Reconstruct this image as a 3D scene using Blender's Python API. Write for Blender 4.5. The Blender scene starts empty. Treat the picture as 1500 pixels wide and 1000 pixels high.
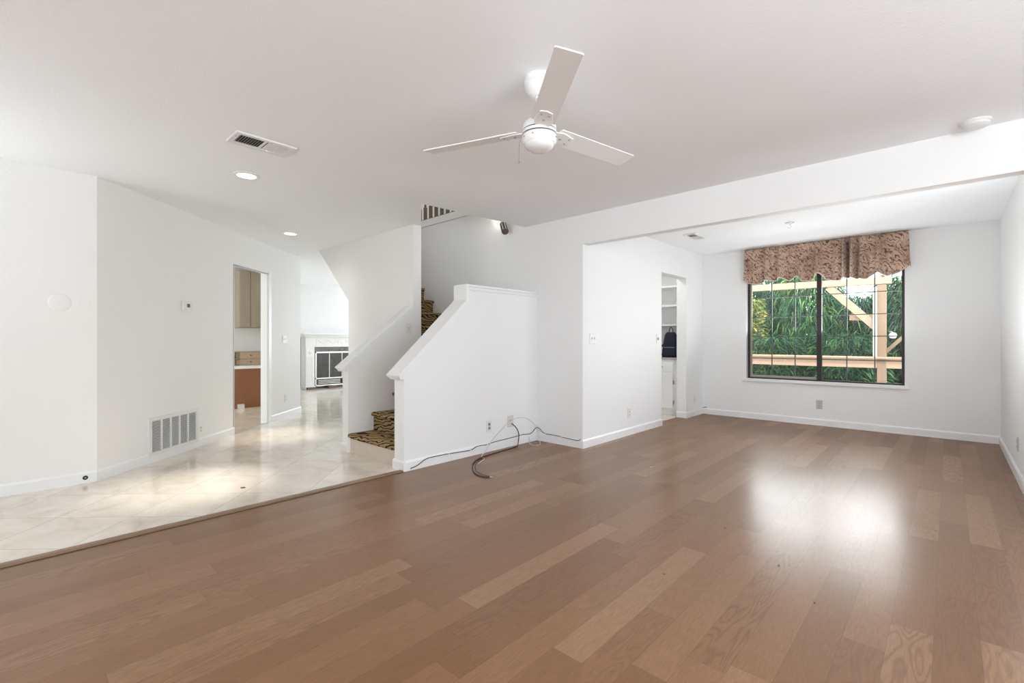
import bpy, bmesh, math, random
from mathutils import Vector, Matrix, Euler, noise
R = math.radians
PI = math.pi
S = bpy.context.scene
COL = S.collection
random.seed(7)

# ------------------------------------------------------------------ camera
cam_d = bpy.data.cameras.new('camera')
cam_d.sensor_width = 36.0
cam_d.lens = 690.0 / 1500.0 * 36.0
cam_d.shift_y = -0.5 / 1500.0
cam_d.clip_start = 0.02
cam = bpy.data.objects.new('camera', cam_d)
COL.objects.link(cam)
YAW = math.atan(640.0 / 690.0)
cam.location = (0, 0, 1.115)
cam.rotation_euler = (R(90), 0, YAW)
S.camera = cam

# ------------------------------------------------------------------ view, world, sun, lights
S.view_settings.view_transform = 'Standard'
S.view_settings.look = 'None'
S.view_settings.exposure = 0.46
S.view_settings.gamma = 1.0
S.view_settings.use_curve_mapping = False
S.cycles.use_denoising = True
S.cycles.max_bounces = 12
S.cycles.diffuse_bounces = 7
S.cycles.glossy_bounces = 4
S.cycles.transparent_max_bounces = 12
S.cycles.sample_clamp_indirect = 6.0
S.cycles.caustics_reflective = False
S.cycles.caustics_refractive = False

W = bpy.data.worlds.new('world')
S.world = W
W.use_nodes = True
bg = W.node_tree.nodes['Background']
bg.inputs['Color'].default_value = (0.88, 0.94, 1.0, 1)
bg.inputs['Strength'].default_value = 4.2


def light(name, kind, loc, rot, power, color=(1, 1, 1), size=1.0, size_y=None, **kw):
    d = bpy.data.lights.new(name, kind)
    d.energy = power
    d.color = color
    if kind == 'AREA':
        d.shape = 'RECTANGLE'
        d.size = size
        d.size_y = size_y or size
    elif kind == 'SUN':
        d.angle = R(0.6)
    else:
        d.shadow_soft_size = size
    for k, v in kw.items():
        setattr(d, k, v)
    o = bpy.data.objects.new(name, d)
    o.location = loc
    o.rotation_euler = rot
    COL.objects.link(o)
    return o


def aim(o, v):
    o.rotation_euler = Vector(v).to_track_quat('-Z', 'Y').to_euler()


sun = light('sun', 'SUN', (3, -6, 9), (0, 0, 0), 2.3, (1.0, 0.93, 0.82))
aim(sun, (-0.30, 0.55, -0.95))
# daylight area lamps: one at the dining window, others at unseen added windows
def window_light(name, loc, direction, power, color, w_, h_):
    o = light(name, 'AREA', loc, (0, 0, 0), power, color, w_, h_)
    aim(o, direction)
    return o


window_light('right_window_uplight', (2.22, 0.75, 1.20), (-1, 0, 2.9), 62, (0.89, 0.955, 1.0), 2.5, 0.7)  # unseen window's lamp, set inside the room and tilted up to lift the ceiling
window_light('rear_window_uplight', (1.4, -1.82, 1.20), (-0.25, 1, 3.0), 44, (0.89, 0.955, 1.0), 2.0, 0.7)  # added behind the camera, inside the wall, aimed upward as ceiling fill
window_light('daylight_dining_window', (-1.262, 7.56, 1.40), (0, -1, 0.9), 34, (0.95, 0.98, 1.0), 1.6, 1.4)
window_light('added_dining_side_fill', (0.40, 4.72, 1.25), (-0.55, 1, 0.7), 13, (0.92, 0.965, 1.0), 0.66, 0.6)  # fill from an added, unseen side window to brighten the dining area
window_light('added_entry_fill', (-4.80, -1.35, 1.25), (1, 0.9, 0.8), 17, (0.93, 0.97, 1.0), 0.8, 0.5)  # added fill for the dim entry, placed at an invented glazed door
window_light('daylight_family_window', (-9.0, 8.1, 1.4), (0, -1, 0.2), 7, (0.95, 0.98, 1.0), 3.0, 1.8)
window_light('daylight_kitchen_window', (-8.6, -2.1, 1.5), (0, 1, 0.1), 42, (0.98, 0.985, 1.0), 1.8, 1.2)
light('daylight_upstairs', 'AREA', (-5.5, 5.2, 5.1), (0, 0, 0), 45, (1.0, 0.98, 0.95), 1.6, 1.6)
light('pantry_ceiling_lamp', 'AREA', (-3.4, 6.3, 2.40), (0, 0, 0), 6, (1.0, 0.98, 0.95), 0.3, 0.3)


# ------------------------------------------------------------------ materials
def newmat(name):
    m = bpy.data.materials.new(name)
    m.use_nodes = True
    nt = m.node_tree
    return m, nt, nt.nodes['Principled BSDF']


def plain(name, col, rough=0.5, metal=0.0, bump=0.0, bscale=200, spec=0.5, vary=0.0, vscale=4.0):
    m, nt, b = newmat(name)
    b.inputs['Base Color'].default_value = (*col, 1)
    b.inputs['Roughness'].default_value = rough
    b.inputs['Metallic'].default_value = metal
    b.inputs['Specular IOR Level'].default_value = spec
    tc = nt.nodes.new('ShaderNodeTexCoord')
    if vary:
        n = nt.nodes.new('ShaderNodeTexNoise')
        n.inputs['Scale'].default_value = vscale
        n.inputs['Detail'].default_value = 5
        nt.links.new(tc.outputs['Object'], n.inputs['Vector'])
        mx = nt.nodes.new('ShaderNodeMix')
        mx.data_type = 'RGBA'
        mx.inputs[6].default_value = (*[c * (1 - vary) for c in col], 1)
        mx.inputs[7].default_value = (*[min(1, c * (1 + vary)) for c in col], 1)
        nt.links.new(n.outputs['Fac'], mx.inputs[0])
        nt.links.new(mx.outputs[2], b.inputs['Base Color'])
    if bump:
        n = nt.nodes.new('ShaderNodeTexNoise')
        n.inputs['Scale'].default_value = bscale
        n.inputs['Detail'].default_value = 3
        nt.links.new(tc.outputs['Object'], n.inputs['Vector'])
        bp = nt.nodes.new('ShaderNodeBump')
        bp.inputs['Strength'].default_value = bump
        bp.inputs['Distance'].default_value = 0.01
        nt.links.new(n.outputs['Fac'], bp.inputs['Height'])
        nt.links.new(bp.outputs['Normal'], b.inputs['Normal'])
    return m


class NT:
    """tiny helper for math node graphs"""
    def __init__(s, nt):
        s.nt = nt

    def node(s, t, **kw):
        n = s.nt.nodes.new(t)
        for k, v in kw.items():
            setattr(n, k, v)
        return n

    def put(s, sock, v):
        if isinstance(v, bpy.types.NodeSocket):
            s.nt.links.new(v, sock)
        else:
            sock.default_value = v

    def m(s, op, a, b=0.0, c=0.0):
        n = s.node('ShaderNodeMath', operation=op)
        s.put(n.inputs[0], a)
        s.put(n.inputs[1], b)
        s.put(n.inputs[2], c)
        return n.outputs[0]

    def vec(s, x, y, z):
        n = s.node('ShaderNodeCombineXYZ')
        for i, v in enumerate((x, y, z)):
            s.put(n.inputs[i], v)
        return n.outputs[0]

    def mix(s, f, a, b, blend='MIX'):
        n = s.node('ShaderNodeMix', data_type='RGBA', blend_type=blend)
        s.put(n.inputs[0], f)
        s.put(n.inputs[6], a)
        s.put(n.inputs[7], b)
        return n.outputs[2]

    def ramp(s, f, stops):
        n = s.node('ShaderNodeValToRGB')
        e = n.color_ramp.elements
        while len(e) < len(stops):
            e.new(0.5)
        for i, (p, c) in enumerate(stops):
            e[i].position = p
            e[i].color = (*c, 1) if len(c) == 3 else c
        s.put(n.inputs[0], f)
        return n.outputs[0]

    def noise(s, vec, scale, detail=3, rough=0.5, dist=0.0):
        n = s.node('ShaderNodeTexNoise')
        s.put(n.inputs['Vector'], vec)
        n.inputs['Scale'].default_value = scale
        n.inputs['Detail'].default_value = detail
        n.inputs['Roughness'].default_value = rough
        n.inputs['Distortion'].default_value = dist
        return n.outputs['Fac']

    def bump(s, h, strength, dist=0.002):
        n = s.node('ShaderNodeBump')
        n.inputs['Strength'].default_value = strength
        n.inputs['Distance'].default_value = dist
        s.put(n.inputs['Height'], h)
        return n.outputs['Normal']


def wood_floor_mat():
    m, nt, b = newmat('oak_floor')
    g = NT(nt)
    tc = g.node('ShaderNodeTexCoord')
    sp = g.node('ShaderNodeSeparateXYZ')
    nt.links.new(tc.outputs['Object'], sp.inputs[0])
    x, y = sp.outputs[0], sp.outputs[1]
    PW, PL = 0.127, 1.15
    xr = g.m('DIVIDE', g.m('ADD', x, 0.042 + 12.7), PW)
    row = g.m('FLOOR', xr)
    fx = g.m('FRACT', xr)
    wn = g.node('ShaderNodeTexWhiteNoise', noise_dimensions='1D')
    g.put(wn.inputs['W'], row)
    yr = g.m('DIVIDE', g.m('ADD', g.m('ADD', y, 20.0), g.m('MULTIPLY', wn.outputs['Value'], 7.3)), PL)
    pl = g.m('FLOOR', yr)
    fy = g.m('FRACT', yr)
    wn2 = g.node('ShaderNodeTexWhiteNoise', noise_dimensions='2D')
    g.put(wn2.inputs['Vector'], g.vec(row, pl, 0.0))
    rnd = wn2.outputs['Value']
    wn3 = g.node('ShaderNodeTexWhiteNoise', noise_dimensions='2D')
    g.put(wn3.inputs['Vector'], g.vec(g.m('ADD', row, 31.7), pl, 0.0))
    rnd2 = wn3.outputs['Value']
    # grain
    gv = g.vec(g.m('ADD', g.m('MULTIPLY', x, 1.0), g.m('MULTIPLY', rnd, 40.0)),
               g.m('ADD', g.m('MULTIPLY', y, 0.09), g.m('MULTIPLY', rnd2, 30.0)), 0.0)
    fine = g.noise(gv, 170, 3, 0.6)
    gv2 = g.vec(g.m('ADD', g.m('MULTIPLY', x, 6.5), g.m('MULTIPLY', rnd, 40.0)),
                g.m('ADD', g.m('MULTIPLY', y, 1.0), g.m('MULTIPLY', rnd2, 30.0)), 0.0)
    blob = g.noise(gv2, 1.25, 2, 0.5)
    rings = g.m('SINE', g.m('MULTIPLY', g.m('ADD', blob, g.m('MULTIPLY', fine, 0.02)), 105.0))
    rings = g.m('MULTIPLY', g.m('ADD', rings, 1.0), 0.5)
    rings = g.m('POWER', rings, 2.5)
    tone = g.ramp(rnd, [(0.0, (0.218, 0.110, 0.052)), (0.35, (0.252, 0.130, 0.064)),
                        (0.75, (0.275, 0.146, 0.074)), (1.0, (0.325, 0.184, 0.100))])
    c = g.mix(g.m('MULTIPLY', rings, g.m('ADD', 0.10, g.m('MULTIPLY', g.m('MULTIPLY', rnd2, rnd2), 0.50))), tone, (0.17, 0.085, 0.045, 1))
    c = g.mix(g.m('MULTIPLY', g.m('SUBTRACT', fine, 0.35), 0.8), c, (0.11, 0.055, 0.03, 1))
    # seams
    ex = g.m('MINIMUM', fx, g.m('SUBTRACT', 1.0, fx))
    sx = g.m('LESS_THAN', ex, 0.0065)
    ey = g.m('MINIMUM', fy, g.m('SUBTRACT', 1.0, fy))
    sy = g.m('LESS_THAN', ey, 0.0009)
    seam = g.m('MAXIMUM', sx, sy)
    c = g.mix(g.m('MULTIPLY', seam, 0.42), c, (0.10, 0.05, 0.03, 1))
    rr = g.m('ADD', 0.20, g.m('MULTIPLY', g.noise(tc.outputs['Object'], 2.2, 4, 0.6), 0.10))
    wav = g.noise(tc.outputs['Object'], 5.0, 2, 0.5)
    h = g.m('SUBTRACT', g.m('ADD', g.m('MULTIPLY', fine, 0.10), g.m('MULTIPLY', wav, 0.9)), g.m('MULTIPLY', seam, 0.7))
    nrm = g.bump(h, 0.22, 0.0022)
    # satin varnish over oak: diffuse wood under a soft clear film
    df = g.node('ShaderNodeBsdfDiffuse')
    gl = g.node('ShaderNodeBsdfGlossy')
    fr = g.node('ShaderNodeFresnel')
    fr.inputs[0].default_value = 1.48
    mx = g.node('ShaderNodeMixShader')
    nt.links.new(c, df.inputs['Color'])
    nt.links.new(rr, gl.inputs['Roughness'])
    for n in (df, gl, fr):
        nt.links.new(nrm, n.inputs['Normal'])
    nt.links.new(g.m('MINIMUM', fr.outputs[0], 0.25), mx.inputs[0])
    nt.links.new(df.outputs[0], mx.inputs[1])
    nt.links.new(gl.outputs[0], mx.inputs[2])
    nt.links.new(mx.outputs[0], nt.nodes['Material Output'].inputs['Surface'])
    nt.nodes.remove(b)
    return m


def tile_mat():
    m, nt, b = newmat('travertine_tile')
    g = NT(nt)
    tc = g.node('ShaderNodeTexCoord')
    sp = g.node('ShaderNodeSeparateXYZ')
    nt.links.new(tc.outputs['Object'], sp.inputs[0])
    x, y = sp.outputs[0], sp.outputs[1]
    T = 0.457
    k = 0.70711
    a = g.m('DIVIDE', g.m('ADD', g.m('MULTIPLY', g.m('ADD', x, y), k), 1.845 + T * 60), T)
    d = g.m('DIVIDE', g.m('ADD', g.m('MULTIPLY', g.m('SUBTRACT', y, x), k), 0.12 + T * 60), T)
    fa, fd = g.m('FRACT', a), g.m('FRACT', d)
    ia, idd = g.m('FLOOR', a), g.m('FLOOR', d)
    wn = g.node('ShaderNodeTexWhiteNoise', noise_dimensions='2D')
    g.put(wn.inputs['Vector'], g.vec(ia, idd, 0.0))
    rnd = wn.outputs['Value']
    ea = g.m('MINIMUM', fa, g.m('SUBTRACT', 1.0, fa))
    ed = g.m('MINIMUM', fd, g.m('SUBTRACT', 1.0, fd))
    seam = g.m('LESS_THAN', g.m('MINIMUM', ea, ed), 0.0048)
    v = g.vec(g.m('ADD', x, g.m('MULTIPLY', rnd, 9.0)), g.m('ADD', g.m('MULTIPLY', y, 1.8), g.m('MULTIPLY', rnd, 5.0)), rnd)
    n1 = g.noise(v, 3.0, 6, 0.62, 0.8)
    c = g.ramp(n1, [(0.25, (0.57, 0.48, 0.38)), (0.42, (0.69, 0.615, 0.52)), (0.60, (0.76, 0.70, 0.615)), (0.8, (0.80, 0.755, 0.685))])
    c = g.mix(g.m('MULTIPLY', rnd, 0.30), c, (0.72, 0.66, 0.57, 1))
    c = g.mix(g.m('MULTIPLY', seam, 0.75), c, (0.42, 0.37, 0.30, 1))
    nt.links.new(c, b.inputs['Base Color'])
    b.inputs['Roughness'].default_value = 0.10
    rr = g.m('ADD', 0.07, g.m('MULTIPLY', g.noise(tc.outputs['Object'], 6.0, 4, 0.6), 0.10))
    nt.links.new(rr, b.inputs['Roughness'])
    b.inputs['Specular IOR Level'].default_value = 0.6
    h = g.m('SUBTRACT', g.m('MULTIPLY', g.noise(tc.outputs['Object'], 4.0, 2, 0.5), 0.6), seam)
    nt.links.new(g.bump(h, 0.10, 0.002), b.inputs['Normal'])
    return m


def stripes_mat(name, base, base2, dark, scale=9.0):
    m, nt, b = newmat(name)
    g = NT(nt)
    tc = g.node('ShaderNodeTexCoord')
    mp = g.node('ShaderNodeMapping')
    mp.inputs['Rotation'].default_value = (R(20), R(12), R(-52))
    mp.inputs['Scale'].default_value = (1.0, 1.0, 1.25)
    nt.links.new(tc.outputs['Object'], mp.inputs[0])
    w = g.node('ShaderNodeTexWave', wave_type='BANDS', bands_direction='Z')
    w.inputs['Scale'].default_value = scale
    w.inputs['Distortion'].default_value = 9.0
    w.inputs['Detail'].default_value = 1.2
    w.inputs['Detail Scale'].default_value = 1.1
    nt.links.new(mp.outputs[0], w.inputs['Vector'])
    pile = g.noise(tc.outputs['Object'], 260, 2)
    f = g.m('ADD', w.outputs['Fac'], g.m('MULTIPLY', g.m('SUBTRACT', pile, 0.5), 0.12))
    mask = g.ramp(f, [(0.20, (1, 1, 1)), (0.29, (0, 0, 0))])
    c = g.mix(g.noise(tc.outputs['Object'], 14, 3), (*base, 1), (*base2, 1))
    c = g.mix(mask, c, (*dark, 1))
    nt.links.new(c, b.inputs['Base Color'])
    b.inputs['Roughness'].default_value = 0.95
    b.inputs['Specular IOR Level'].default_value = 0.1
    nt.links.new(g.bump(pile, 0.8, 0.006), b.inputs['Normal'])
    return m


def valance_mat():
    m, nt, b = newmat('leaf_print_fabric')
    g = NT(nt)
    tc = g.node('ShaderNodeTexCoord')
    o = tc.outputs['Object']
    w = g.node('ShaderNodeTexWave', wave_type='RINGS', rings_direction='SPHERICAL')
    mp = g.node('ShaderNodeMapping')
    mp.inputs['Scale'].default_value = (1.0, 1.0, 0.55)
    nt.links.new(o, mp.inputs[0])
    sx = g.node('ShaderNodeSeparateXYZ')
    nt.links.new(o, sx.inputs[0])
    n = g.noise(mp.outputs[0], 9.0, 2, 0.5, 1.0)
    # curled leaf veins: bands bent by a slow noise, broken up by a second one
    ang = g.m('ADD', g.m('MULTIPLY', n, 34.0), g.m('MULTIPLY', g.m('ADD', sx.outputs[0], g.m('MULTIPLY', sx.outputs[2], 1.2)), 95.0))
    st = g.m('MULTIPLY', g.m('ADD', g.m('SINE', ang), 1.0), 0.5)
    brk = g.ramp(g.noise(o, 24.0, 2), [(0.40, (0, 0, 0)), (0.50, (1, 1, 1))])
    mask = g.m('MULTIPLY', g.ramp(st, [(0.10, (1, 1, 1)), (0.38, (0, 0, 0))]), brk)
    c = g.mix(g.ramp(g.noise(o, 4.0, 3), [(0.35, (0, 0, 0)), (0.65, (1, 1, 1))]), (0.40, 0.26, 0.185, 1), (0.64, 0.46, 0.34, 1))
    c = g.mix(g.m('MULTIPLY', mask, 0.9), c, (0.075, 0.04, 0.038, 1))
    blot = g.ramp(g.noise(o, 17.0, 2, 0.6, 0.8), [(0.56, (0, 0, 0)), (0.64, (1, 1, 1))])
    c = g.mix(g.m('MULTIPLY', blot, 0.55), c, (0.20, 0.12, 0.10, 1))
    nt.links.new(c, b.inputs['Base Color'])
    b.inputs['Roughness'].default_value = 0.75
    b.inputs['Sheen Weight'].default_value = 0.3
    b.inputs['Specular IOR Level'].default_value = 0.35
    return m


def wood_mat(name, c1, c2, rough=0.5, scale=14, axis=2):
    m, nt, b = newmat(name)
    g = NT(nt)
    tc = g.node('ShaderNodeTexCoord')
    mp = g.node('ShaderNodeMapping')
    sc = [1.0, 1.0, 1.0]
    sc[axis] = 0.08
    mp.inputs['Scale'].default_value = sc
    nt.links.new(tc.outputs['Object'], mp.inputs[0])
    n = g.noise(mp.outputs[0], scale, 4, 0.6, 0.4)
    c = g.mix(n, (*c1, 1), (*c2, 1))
    nt.links.new(c, b.inputs['Base Color'])
    b.inputs['Roughness'].default_value = rough
    return m


def glass_mat(name, tint=(0.97, 0.985, 0.98), haze=0.0):
    m = bpy.data.materials.new(name)
    m.use_nodes = True
    nt = m.node_tree
    nt.nodes.clear()
    g = NT(nt)
    out = g.node('ShaderNodeOutputMaterial')
    tr = g.node('ShaderNodeBsdfTransparent')
    tr.inputs[0].default_value = (*tint, 1)
    gl = g.node('ShaderNodeBsdfGlossy')
    gl.inputs['Roughness'].default_value = 0.02
    fr = g.node('ShaderNodeFresnel')
    fr.inputs[0].default_value = 1.45
    mx = g.node('ShaderNodeMixShader')
    nt.links.new(fr.outputs[0], mx.inputs[0])
    nt.links.new(tr.outputs[0], mx.inputs[1])
    nt.links.new(gl.outputs[0], mx.inputs[2])
    last = mx.outputs[0]
    if haze:
        # dust and streaks on the pane
        tc = g.node('ShaderNodeTexCoord')
        mp = g.node('ShaderNodeMapping')
        mp.inputs['Scale'].default_value = (9.0, 9.0, 1.2)
        nt.links.new(tc.outputs['Object'], mp.inputs[0])
        nn = g.ramp(g.noise(mp.outputs[0], 1.6, 6, 0.65), [(0.45, (0.02, 0.02, 0.02)), (0.8, (1, 1, 1))])
        df = g.node('ShaderNodeBsdfTranslucent')
        df.inputs[0].default_value = (0.8, 0.8, 0.78, 1)
        m2 = g.node('ShaderNodeMixShader')
        nt.links.new(g.m('MULTIPLY', nn, haze), m2.inputs[0])
        nt.links.new(last, m2.inputs[1])
        nt.links.new(df.outputs[0], m2.inputs[2])
        last = m2.outputs[0]
    nt.links.new(last, out.inputs[0])
    return m


def emit_mat(name, col, s):
    m = bpy.data.materials.new(name)
    m.use_nodes = True
    nt = m.node_tree
    b = nt.nodes['Principled BSDF']
    b.inputs['Base Color'].default_value = (*col, 1)
    b.inputs['Emission Color'].default_value = (*col, 1)
    b.inputs['Emission Strength'].default_value = s
    return m


def leaf_mat(name, c1, c2, c3):
    m, nt, b = newmat(name)
    g = NT(nt)
    geo = g.node('ShaderNodeNewGeometry')
    tc = g.node('ShaderNodeTexCoord')
    r = geo.outputs['Random Per Island']
    c = g.ramp(r, [(0.0, c1), (0.6, c2), (0.93, c3), (1.0, (min(1, c3[0] * 1.6), min(1, c3[1] * 1.5), c3[2] * 1.3))])
    nt.links.new(c, b.inputs['Base Color'])
    b.inputs['Roughness'].default_value = 0.7
    b.inputs['Specular IOR Level'].default_value = 0.2
    return m


M = {}
M['wall'] = plain('white_wall_paint', (0.84, 0.845, 0.84), 0.55, bump=0.12, bscale=60, spec=0.3)
M['entry_wall'] = plain('warm_white_wall_paint', (0.83, 0.825, 0.80), 0.55, bump=0.12, bscale=60, spec=0.3)
M['ceiling'] = plain('ceiling_paint', (0.895, 0.915, 0.935), 0.8, bump=0.15, bscale=90, spec=0.2)
M['trim'] = plain('white_trim_paint', (0.84, 0.845, 0.845), 0.32)
M['white'] = plain('white_enamel', (0.84, 0.84, 0.83), 0.35)
M['fanwhite'] = plain('fan_white', (0.86, 0.87, 0.87), 0.45)
M['plastic'] = plain('white_plastic', (0.77, 0.77, 0.755), 0.35)
M['ivory'] = plain('ivory_plastic', (0.74, 0.72, 0.66), 0.4)
M['dark'] = plain('dark_slot', (0.02, 0.02, 0.02), 0.8)
M['grey'] = plain('grey_metal', (0.35, 0.35, 0.34), 0.4, 0.6)
M['floor'] = wood_floor_mat()
M['tile'] = tile_mat()
M['carpet'] = stripes_mat('tiger_carpet', (0.30, 0.19, 0.085), (0.43, 0.30, 0.15), (0.020, 0.013, 0.010), 8.0)
M['valance'] = valance_mat()
M['lining'] = plain('valance_lining', (0.62, 0.54, 0.50), 0.7)
M['thresh'] = wood_mat('threshold_oak', (0.17, 0.10, 0.06), (0.27, 0.17, 0.105), 0.4, 18, 1)
M['bronze'] = plain('dark_bronze_aluminium', (0.035, 0.034, 0.033), 0.4, 0.4)
M['muntin'] = plain('grey_green_muntin', (0.10, 0.12, 0.115), 0.4, 0.2)
M['glass'] = glass_mat('window_glass', haze=0.012)
M['screen'] = plain('lcd_screen', (0.08, 0.075, 0.06), 0.3)
M['cable_black'] = plain('black_cable', (0.02, 0.02, 0.02), 0.45)
M['cable_grey'] = plain('grey_white_cable', (0.62, 0.61, 0.59), 0.45)
M['cable_brown'] = plain('brown_cable', (0.055, 0.03, 0.02), 0.5)
M['rail'] = wood_mat('dark_railing_wood', (0.10, 0.07, 0.05), (0.16, 0.115, 0.085), 0.5, 20)
M['sconce'] = plain('brushed_bronze', (0.16, 0.12, 0.09), 0.35, 0.8)
M['kitwood'] = wood_mat('greyed_oak_cabinet', (0.30, 0.245, 0.185), (0.40, 0.335, 0.26), 0.5, 22)
M['kitpanel'] = wood_mat('brown_panel_wood', (0.20, 0.075, 0.03), (0.30, 0.125, 0.05), 0.45, 8)
M['chrome'] = plain('polished_chrome', (0.8, 0.8, 0.78), 0.12, 1.0)
M['brass'] = plain('antique_nickel', (0.66, 0.63, 0.56), 0.25, 0.9)
M['marbledark'] = plain('dark_marble_surround', (0.16, 0.155, 0.15), 0.15, vary=0.8, vscale=14)
M['smoked'] = plain('smoked_glass', (0.03, 0.028, 0.024), 0.06, vary=0.6, vscale=10, spec=0.8)
M['brick'] = plain('brown_brick', (0.16, 0.11, 0.10), 0.6, vary=0.3, vscale=20)
M['granite'] = plain('speckled_granite', (0.42, 0.41, 0.40), 0.2, vary=0.75, vscale=120)
M['navy'] = plain('navy_cloth', (0.014, 0.017, 0.035), 0.85, bump=0.5, bscale=400)
M['navytrim'] = plain('black_webbing', (0.008, 0.008, 0.010), 0.8)
M['deckwood'] = wood_mat('cedar_lumber', (0.42, 0.265, 0.18), (0.56, 0.38, 0.265), 0.7, 10, 0)
M['deckpost'] = wood_mat('cedar_post', (0.22, 0.14, 0.09), (0.36, 0.25, 0.17), 0.7, 10, 2)
M['concrete'] = plain('patio_concrete', (0.42, 0.40, 0.37), 0.9, vary=0.2, vscale=3)
M['stucco'] = plain('stucco', (0.6, 0.56, 0.5), 0.9)
M['fence'] = wood_mat('weathered_fence', (0.05, 0.04, 0.032), (0.10, 0.08, 0.06), 0.9, 12, 2)
M['leafA'] = leaf_mat('deep_green_leaves', (0.006, 0.026, 0.020), (0.018, 0.07, 0.035), (0.07, 0.17, 0.05))
M['leafB'] = leaf_mat('mid_green_leaves', (0.010, 0.045, 0.026), (0.03, 0.12, 0.045), (0.14, 0.27, 0.07))
M['leafC'] = leaf_mat('yellow_green_leaves', (0.05, 0.09, 0.02), (0.17, 0.22, 0.05), (0.50, 0.45, 0.12))
M['stem'] = plain('plant_stem', (0.10, 0.08, 0.04), 0.8)


# ------------------------------------------------------------------ mesh helpers
class MB:
    def __init__(s):
        s.bm = bmesh.new()

    def box(s, x0, y0, z0, x1, y1, z1):
        x0, x1 = min(x0, x1), max(x0, x1)
        y0, y1 = min(y0, y1), max(y0, y1)
        z0, z1 = min(z0, z1), max(z0, z1)
        v = [s.bm.verts.new(p) for p in ((x0, y0, z0), (x1, y0, z0), (x1, y1, z0), (x0, y1, z0),
                                         (x0, y0, z1), (x1, y0, z1), (x1, y1, z1), (x0, y1, z1))]
        for f in ((3, 2, 1, 0), (4, 5, 6, 7), (0, 1, 5, 4), (1, 2, 6, 5), (2, 3, 7, 6), (3, 0, 4, 7)):
            s.bm.faces.new([v[i] for i in f])
        return s

    def prism(s, pts, lo, hi, axis='z'):
        """closed polygon pts extruded along axis between lo and hi"""
        def p3(p, h):
            if axis == 'z':
                return (p[0], p[1], h)
            if axis == 'y':
                return (p[0], h, p[1])
            return (h, p[0], p[1])
        a = [s.bm.verts.new(p3(p, lo)) for p in pts]
        b = [s.bm.verts.new(p3(p, hi)) for p in pts]
        s.bm.faces.new(a)
        s.bm.faces.new(b)
        n = len(pts)
        for i in range(n):
            s.bm.faces.new((a[i], a[(i + 1) % n], b[(i + 1) % n], b[i]))
        return s

    def tube(s, pts, r, seg=8, cap=True):
        pts = [Vector(p) for p in pts]
        rings = []
        up = Vector((0, 0, 1))
        prev = None
        for i, p in enumerate(pts):
            t = (pts[min(i + 1, len(pts) - 1)] - pts[max(i - 1, 0)]).normalized()
            if prev is None:
                a = t.cross(up)
                if a.length < 1e-3:
                    a = t.cross(Vector((1, 0, 0)))
            else:
                a = prev - t * prev.dot(t)
            a.normalize()
            prev = a
            b = t.cross(a)
            rr = r[i] if isinstance(r, (list, tuple)) else r
            rings.append([s.bm.verts.new(p + (a * math.cos(2 * PI * k / seg) + b * math.sin(2 * PI * k / seg)) * rr) for k in range(seg)])
        for A, B in zip(rings, rings[1:]):
            for k in range(seg):
                s.bm.faces.new((A[k], A[(k + 1) % seg], B[(k + 1) % seg], B[k]))
        if cap:
            s.bm.faces.new(rings[0][::-1])
            s.bm.faces.new(rings[-1])
        return s

    def lathe(s, prof, seg=32, c=(0, 0, 0), axis='z'):
        c = Vector(c)
        rings = []
        for r, h in prof:
            ring = []
            for k in range(seg):
                a = 2 * PI * k / seg
                p = Vector((r * math.cos(a), r * math.sin(a), h))
                if axis == 'y':
                    p = Vector((p.x, p.z, p.y))
                elif axis == 'x':
                    p = Vector((p.z, p.x, p.y))
                ring.append(s.bm.verts.new(c + p))
            rings.append(ring)
        for A, B in zip(rings, rings[1:]):
            for k in range(seg):
                s.bm.faces.new((A[k], A[(k + 1) % seg], B[(k + 1) % seg], B[k]))
        s.bm.faces.new(rings[0][::-1])
        s.bm.faces.new(rings[-1])
        return s

    def build(s, name, mat, parent=None, loc=(0, 0, 0), rot=(0, 0, 0), bevel=0.0, smooth=False, seg=2, weld=False):
        if weld:
            bmesh.ops.remove_doubles(s.bm, verts=s.bm.verts, dist=1e-5)
        bmesh.ops.recalc_face_normals(s.bm, faces=s.bm.faces)
        me = bpy.data.meshes.new(name)
        s.bm.to_mesh(me)
        s.bm.free()
        if smooth:
            for p in me.polygons:
                p.use_smooth = True
            try:
                me.set_sharp_from_angle(angle=R(40))
            except Exception:
                pass
        me.materials.append(mat)
        o = bpy.data.objects.new(name, me)
        COL.objects.link(o)
        o.location = loc
        o.rotation_euler = rot
        if parent:
            o.parent = parent
        if bevel:
            b = o.modifiers.new('bevel', 'BEVEL')
            b.width = bevel
            b.segments = seg
            b.limit_method = 'ANGLE'
        return o


def thing(name, label, cat, loc=(0, 0, 0), rz=0.0, group=None):
    o = bpy.data.objects.new(name, None)
    o.empty_display_size = 0.1
    COL.objects.link(o)
    o.location = loc
    o.rotation_euler = (0, 0, rz)
    return tag(o, label, cat, group)


def tag(o, label, cat, group=None, kind=None):
    o['label'] = label
    o['category'] = cat
    if group:
        o['group'] = group
    if kind:
        o['kind'] = kind
    return o


def struct(o, label=None):
    o['kind'] = 'structure'
    if label:
        o['label'] = label
    return o


def dup(root, loc, rz, label, group=None):
    r = root.copy()
    COL.objects.link(r)
    r.location = loc
    r.rotation_euler = (0, 0, rz)
    r['label'] = label
    if group:
        r['group'] = group
    for ch in list(root.children):
        c = ch.copy()
        COL.objects.link(c)
        c.parent = r
        for g in list(ch.children):
            d = g.copy()
            COL.objects.link(d)
            d.parent = c
    return r


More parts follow.
